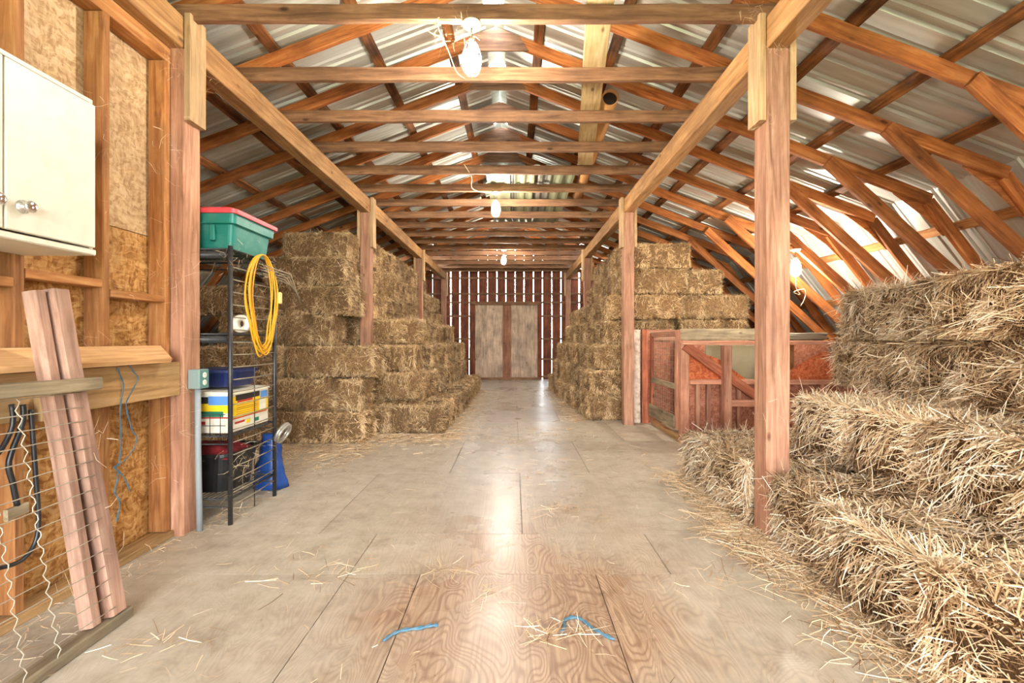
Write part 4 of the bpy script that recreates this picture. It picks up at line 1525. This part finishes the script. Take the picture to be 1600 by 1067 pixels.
# right stack
G3 = 'hay bales of the right stack'
rows_r = [(0, 1.02, -.045, 6.43, 9), (1, 1.08, -.05, 6.45, 8), (2, 1.18, -.06, 6.5, 8), (3, 1.34, -.05, 6.56, 8), (4, 1.40, 0, 6.47, 10)]
for k, xf, sl, ya, n in rows_r:
    for i in range(n):
        y = ya + .472 * i
        x0 = xf + sl * (y - ya) + J(.03)
        x1 = x0 + 1.03
        x0, x1 = free_of_posts(x0, x1, y, y + .47, 1)
        bale(((x0 + x1) / 2, y + .235, Lz(k)), J(.03), x1 - x0,
             f'hay bale, {row_nm[k]} row of the right aisle stack, {ordn[i]} from near end', G3)
for k, xa, lim in ((5, 1.52, 9.6), (6, 1.55, 8.4)):
    y = 6.42; i = 0
    while y < lim:
        x0 = xa + J(.02)
        if y + .47 > 9.5: x0 = 1.66
        i += 1
        bale((x0 + .5, y + .235, Lz(k)), J(.025), 1.0, f'hay bale, {row_nm[k]} row of the right aisle stack, {ordn[i - 1]} from near end', G3)
        y += .472
# the part of it that stands behind the stall
for k, x0, x1, w in ((0, 2.12, 3.15, .465), (1, 2.18, 3.2, .465), (2, 2.26, 3.28, .465), (3, 2.42, 3.44, .465), (4, 2.45, 3.44, .465)):
    bale(((x0 + x1) / 2, 6.54 + .235 * (w / .465), Lz(k)), J(.01), x1 - x0, f'hay bale, {row_nm[k]} row of the right stack, behind the stall wall', G3, W=w)
bale((2.79, 6.97, Lz(5)), math.pi / 2 + J(.01), .95, 'hay bale turned end-on in the sixth row of the right stack, above the stall', G3, W=.50)

# golden straw in the right foreground
G4 = 'straw bales of the right foreground stack'
HN = .388
n1 = [(3.36, 'far end, standing beyond the foreground post'), (2.84, 'second from the far end, just behind the foreground post'), (2.11, 'just in front of the foreground post'),
      (1.60, 'second in front of the foreground post'), (1.09, 'third in front of the foreground post'), (.57, 'fourth in front of the post, nearest the camera')]
for i, (y, w) in enumerate(n1):
    x0 = (1.455, 1.46, 1.50, 1.475, 1.43, 1.40)[i]
    bale((x0 + .515, y + .25, 0), J(.025), 1.03, f'golden straw bale on the floor, {w}', G4, 'near', HN, .50, 0)
for i, y in enumerate((2.71, 2.20, 1.69, 1.18, .67)):
    x0 = 2.0 + J(.02)
    bale((x0 + .515, y + .25, HN), J(.03), 1.03, f'golden straw bale, second row of the right foreground stack, {ordn[i]} from far end', G4, 'near', HN, .50, 0)
yaw = math.pi / 2 + math.atan2(.33, 1.75) * -1
for k, ys in ((2, 3.97), (3, 3.76)):
    d = Vector((-.33, -1.75, 0)).normalized()
    nrm = Vector((-d.y, d.x, 0))
    st = Vector((2.80 if k == 2 else 2.735, ys, 0))
    for i in range(3):
        m_ = st + d * (.53 + 1.06 * i) + nrm * .25
        bale((m_.x, m_.y, HN * k), yaw + J(.015), 1.05, f'golden straw bale, {("third", "top")[k - 2]} row of the right foreground stack, {("far", "middle", "near")[i]} one', G4, 'near', HN, .49)


# ------------------------------------------------------------------ straw litter
def litter():
    g = np.random.default_rng(21)
    ps, ln, wd = [], [], []
    def scatter(n, fx, fy, l0, l1, w):
        x = fx(n); y = fy(n)
        ps.append(np.stack([x, y], 1)); ln.append(g.uniform(l0, l1, n)); wd.append(np.full(n, w))
    U = g.uniform
    scatter(420, lambda n: U(-2.0, 1.5, n), lambda n: U(1.2, 5.5, n), .02, .09, .0021)
    scatter(900, lambda n: U(-1.7, 1.4, n), lambda n: U(4.0, 12.8, n), .05, .15, .004)
    scatter(2600, lambda n: 1.49 - np.abs(g.normal(0, .12, n)) - .01, lambda n: U(.9, 3.9, n), .05, .18, .0032)
    scatter(900, lambda n: 1.40 + g.normal(0, .12, n), lambda n: U(2.3, 3.0, n), .06, .22, .0032)
    scatter(1500, lambda n: -.84 + np.abs(g.normal(0, .16, n)), lambda n: U(5.2, 10.3, n), .05, .16, .005)
    scatter(2600, lambda n: U(-2.0, -.7, n), lambda n: 5.48 - np.abs(g.normal(0, .25, n)), .03, .12, .004)
    scatter(2600, lambda n: U(-3, -1.5, n), lambda n: 4.96 - np.abs(g.normal(0, .45, n)), .03, .12, .004)
    scatter(1400, lambda n: 1.0 - np.abs(g.normal(0, .14, n)), lambda n: U(6.3, 10.8, n), .05, .16, .005)
    scatter(500, lambda n: -1.98 + np.abs(g.normal(0, .10, n)), lambda n: U(1.2, 4.6, n), .03, .10, .0024)
    scatter(380, lambda n: U(-1.75, 1.0, n), lambda n: U(5.0, 5.9, n), .05, .16, .004)
    for (cx, cy, s, n) in ((.17, 1.78, .06, 60), (.35, 3.05, .10, 90), (-.35, 2.25, .05, 24), (.95, 2.2, .07, 20), (.45, 4.0, .25, 90), (-1.0, 2.25, .16, 60), (-1.35, 1.7, .1, 40), (-.1, 2.1, .06, 16)):
        scatter(n, lambda n: cx + g.normal(0, s, n), lambda n: cy + g.normal(0, s * .6, n), .04, .14, .0026)
    xy = np.concatenate(ps); ln = np.concatenate(ln); wd = np.concatenate(wd)
    n = len(xy)
    z = .004 + np.abs(g.normal(0, .006, n))
    p = np.column_stack([xy, z])
    a = U(0, 2 * np.pi, n)
    tan = np.column_stack([np.cos(a), np.sin(a), g.normal(0, .03, n)])
    nrm = np.tile([0., 0, 1], (n, 1))
    bend = np.column_stack([g.normal(0, .25, n), g.normal(0, .25, n), np.zeros(n)])
    V, Fq, T = strands(p, nrm, tan, ln, wd, np.clip(g.normal(.5, .22, n), 0, 1), bend)
    V[:, 2] = np.maximum(V[:, 2], .002)
    o = link('straw_litter', mesh_np('straw_litter', V, Fq, T, M['straw']))
    tag(o, 'loose straw scattered over the plywood floor', 'straw', None, 'stuff')
    # wisps caught on timber and wire
    ps, tn, ln = [], [], []
    def wisp(q, n, s, l=(.03, .13)):
        for _ in range(n):
            ps.append(Vector(q) + Vector(g.normal(0, 1, 3)) * s); tn.append(g.normal(0, 1, 3) * (1, 1, .8) + (0, 0, -.6)); ln.append(g.uniform(*l))
    for (px, py, Y, n, s) in ((150, 300, 2.2, 26, .10), (170, 200, 2.2, 26, .10), (205, 440, 2.4, 26, .10), (130, 520, 2.1, 20, .08), (300, 420, 2.64, 16, .10), (1215, 70, 2.64, 26, .03), (1195, 190, 2.64, 8, .03), (330, 130, 2.8, 16, .05), (262, 90, 2.6, 26, .04), (266, 240, 2.6, 14, .05), (268, 420, 2.62, 16, .06), (285, 480, 2.64, 10, .08),
                              (272, 600, 2.62, 26, .05), (290, 650, 2.64, 26, .06), (262, 720, 2.62, 20, .07), (150, 690, 1.87, 20, .03), (155, 830, 1.86, 30, .05), (150, 880, 1.88, 30, .05),
                              (365, 400, 2.8, 26, .05), (400, 420, 2.95, 30, .06), (440, 430, 3.2, 24, .07), (372, 720, 2.81, 26, .05), (400, 700, 3.0, 20, .06), (366, 790, 2.81, 20, .04),
                              (1200, 640, 2.65, 8, .04), (1195, 760, 2.64, 30, .05), (1170, 20, 2.66, 20, .05), (720, 40, 2.68, 30, .06), (690, 50, 2.7, 20, .03), (230, 340, 2.5, 20, .12), (210, 250, 2.45, 20, .12)):
        wisp(P(px, py, Y), n, s)
    p = np.array([tuple(q) for q in ps]); t = np.array(tn); t /= np.linalg.norm(t, axis=1)[:, None]
    n = len(p)
    V, Fq, T = strands(p, g.normal(0, 1, (n, 3)), t, np.array(ln), np.full(n, .0011), np.clip(g.normal(.55, .2, n), 0, 1), g.normal(0, .9, (n, 3)))
    V[:, 2] = np.maximum(V[:, 2], .002)
    o = link('straw_wisps', mesh_np('straw_wisps', V, Fq, T, M['straw']))
    tag(o, 'thin wisps of straw and cobweb caught on posts, wire and studs', 'straw', None, 'stuff')


litter()


# ------------------------------------------------------------------ loft things lying on the tie beams
TT = TIE_B + .099
o = lumber('loft_plank', (.50, 2.55, TT + .02), (.83, 5.25, TT + .02), .165, .04, M['plank'], c=.004)
tag(o, 'wide pale plank laid along the tie beams right of the ridge', 'plank')
mb = MB()
prof = [(.062, 0), (.072, 0), (.072, 2.62), (.062, 2.62), (.062, 0)]
vs, fs = [], []
for r, h in prof[:-1]:
    for k in range(28):
        A = 2 * math.pi * k / 28
        vs.append((r * math.cos(A), h, r * math.sin(A)))
for i in range(4):
    for k in range(28):
        l = (k + 1) % 28
        fs.append((i * 28 + k, i * 28 + l, ((i + 1) % 4) * 28 + l, ((i + 1) % 4) * 28 + k))
mb.add(vs, fs)
mb.lathe([(.0619, .03), (.0619, .032), (.0619, 2.58)], n=28, axis='Y', mi=1)  # dark plug, paints the shade inside the tube
o = fix_normals(mb.build('carpet_tube', [M['cardboardtube'], M['dark']], None, True, Matrix.Translation((.83, 3.86, TT + .074)) @ Matrix.Rotation(-.035, 4, 'Z')))
tag(o, 'brown round tube with an open shade-painted end lying on the tie beams beside the plank', 'tube')
rr = random.Random(9)
x = -.34
k = 0
while x < .62:
    w = rr.choice((.10, .14, .19, .24))
    ya, yb = 5.3 + rr.uniform(-.1, .25), 7.9 + rr.uniform(-.3, .3)
    z = TT + .003 + (.024 if k % 2 else 0)
    mb = MB()
    n = 8
    vs = []
    for i in range(n + 1):
        xx = x + (w + .05) * i / n
        zz = z + (.018 if i % 4 in (1, 2) else 0)
        vs += [(xx, ya, zz), (xx, yb, zz), (xx, yb, zz + .002), (xx, ya, zz + .002)]
    fs = []
    for i in range(n):
        for q in range(4):
            fs.append((i * 4 + q, i * 4 + (q + 1) % 4, i * 4 + 4 + (q + 1) % 4, i * 4 + 4 + q))
    fs += [(3, 2, 1, 0), (n * 4, n * 4 + 1, n * 4 + 2, n * 4 + 3)]
    mb.add(vs, fs)
    o = fix_normals(mb.build('tin_sheet', M['tin'] if rr.random() < .6 else M['tin2']))
    tag(o, f'ribbed tin sheet lying on the tie beams above the second lamp, {ordn[k]} from left', 'sheet', 'tin sheets on the tie beams')
    x += w + .008
    k += 1


# ------------------------------------------------------------------ lamps
def lamp(x, y, zt, label, bm='bulb'):
    root = empty('cage_lamp', (x, y, zt), label, 'lamp', 'caged bulbs')
    mb = MB(); mb.lathe([(.001, 0), (.054, 0), (.056, -.006), (.050, -.016), (.026, -.022), (.022, -.030), (.001, -.030)], (x, y, zt - .002), 28)
    fix_normals(mb.build('lampholder', M['ceramic'], root, True))
    mb = MB(); mb.tube([(x, y, zt - .03), (x, y, zt - .105)], .0055, 8); mb.build('stem', M['rackwire'], root, True)
    mb = MB(); mb.lathe([(.001, -.10), (.019, -.10), (.021, -.135), (.017, -.15), (.001, -.15)], (x, y, zt), 18)
    fix_normals(mb.build('socket', M['ceramic'], root, True))
    mb = MB()
    mb.lathe([(.001, -.148), (.015, -.15), (.022, -.162), (.038, -.188), (.047, -.218), (.047, -.245), (.038, -.275), (.022, -.293), (.001, -.300)], (x, y, zt), 22)  # globe enlarged, its glare is built into the shape
    fix_normals(mb.build('bulb', M[bm], root, True))
    mb = MB()
    for k in range(8):
        A = 2 * math.pi * k / 8
        pts = [(x + r * math.cos(A), y + r * math.sin(A), zt + h) for r, h in ((.024, -.115), (.038, -.14), (.054, -.19), (.059, -.235), (.050, -.285), (.026, -.312), (.004, -.318))]
        mb.tube(smooth_pts(pts, 3), .0013, 5)
    for r, h in ((.024, -.115), (.054, -.19), (.059, -.238), (.046, -.29)):
        mb.tube([(x + r * math.cos(a_), y + r * math.sin(a_), zt + h) for a_ in [2 * math.pi * q / 24 for q in range(24)]], .0013, 5, closed=True)
    mb.build('cage', M['wire'], root, True)
    return root


lamp(-.255, TY0 + .0, TIE_B - .002, 'caged bulb hanging from the nearest tie beam, largest of the lit lamps')
lamp(-.235, TY0 + TP * 5, TIE_B - .002, 'caged bulb hanging over the middle of the aisle, second of the row')
lamp(-.215, TY0 + TP * 11, TIE_B - .002, 'caged bulb hanging nearest the slatted back wall')
lamp(-.25, -.42, TIE_B - .002, 'added caged fill bulb, unseen behind the camera at the entrance end', 'bulb_fill')  # added lamp, out of view, fills the near end with light
ys = TY0 + TP * 4
lamp(3.26, ys - .002, roof_z(2.74) - .06 - (3.26 - 2.74) * .90 - .055 / math.cos(.733) - .012, 'caged bulb hung from a slanting roof strut beyond the foreground right post')
mb = MB(); mb.box((-.40, -.45, TIE_B), (-.10, -.39, TIE_B + .098)); 
mb.build('fill_lamp_board', M['tie'])  # added only as a mount for the unseen fill lamp
bpy.data.objects['fill_lamp_board'].scale = (1, 1, 1)
tag(bpy.data.objects['fill_lamp_board'], 'board added to carry the unseen fill lamp behind the camera', 'board')
# lamp wiring
def cable(name, pts, r, m, label, cat='cable'):
    mb = MB(); mb.tube(smooth_pts(pts, 5), r, 6)
    tag(mb.build(name, m, None, True), label, cat)
cable('lamp_cable', [(-.27, 2.695, 3.068), (-.36, 2.69, 3.06), (-.45, 2.69, 3.068), (-.46, 2.78, 3.075), (-.43, 2.95, 3.06), (-.40, 3.12, 3.03), (-.36, 3.27, 3.07)], .0028, M['ropewhite'], 'pale cable looping from the nearest lamp to the next tie beam')
cable('lamp_cable', [(-.235, 5.80, 3.07), (-.36, 5.79, 3.06), (-.52, 5.6, 3.05), (-.50, 5.3, 3.08), (-.55, 4.95, 3.1)], .003, M['ropewhite'], 'pale cable sagging towards the second lamp')
q = P(1246, 432, ys)
cable('tangled_string', [P(1243, 433, ys), P(1244, 450, ys), P(1250, 460, ys), P(1240, 456, ys), P(1256, 452, ys), P(1258, 464, ys), P(1251, 478, ys)], .004, M['ropewhite'], 'tangled pale pull cord under the lamp on the right', 'cord')

# ------------------------------------------------------------------ light, camera
w = bpy.data.worlds.new('sky'); SC.world = w; w.use_nodes = True
nt = w.node_tree; nt.nodes.clear()
out = nt.nodes.new('ShaderNodeOutputWorld'); bg = nt.nodes.new('ShaderNodeBackground')
tc = nt.nodes.new('ShaderNodeTexCoord'); sp = nt.nodes.new('ShaderNodeSeparateXYZ')
rp = ramp(nt, [(0.0, (1, .98, .94)), (.15, (.92, .96, 1.0)), (1.0, (.62, .78, 1.0))])
nt.links.new(tc.outputs['Generated'], sp.inputs[0]); nt.links.new(sp.outputs[2], rp.inputs[0])
nt.links.new(rp.outputs[0], bg.inputs[0]); nt.links.new(bg.outputs[0], out.inputs[0])
bg.inputs[1].default_value = 24.0

pd = bpy.data.lights.new('doorway_portal', 'AREA'); pd.shape = 'RECTANGLE'; pd.size = 3.4; pd.size_y = 2.75
pd.cycles.is_portal = True
po = bpy.data.objects.new('doorway_portal', pd); COL.objects.link(po)
po.location = (-.2, YB - .03, 1.37); po.rotation_euler = (math.radians(90), 0, 0)

cd = bpy.data.cameras.new('camera'); co = bpy.data.objects.new('camera', cd); COL.objects.link(co)
co.location = (0, 0, HC); co.rotation_euler = (math.radians(90), 0, 0)
cd.sensor_width = 36; cd.lens = 36 * F / 1600
cd.shift_x = -(VX - 800) / 1600; cd.shift_y = (VY - 533.5) / 1600
cd.clip_start = .05; cd.clip_end = 300
SC.camera = co
SC.view_settings.view_transform = 'Standard'; SC.view_settings.look = 'None'
SC.view_settings.exposure = 0.42; SC.view_settings.gamma = 1.0
SC.cycles.use_denoising = True
SC.cycles.max_bounces = 7; SC.cycles.diffuse_bounces = 5; SC.cycles.glossy_bounces = 3
SC.cycles.sample_clamp_indirect = 6.0
SC.cycles.use_light_tree = True
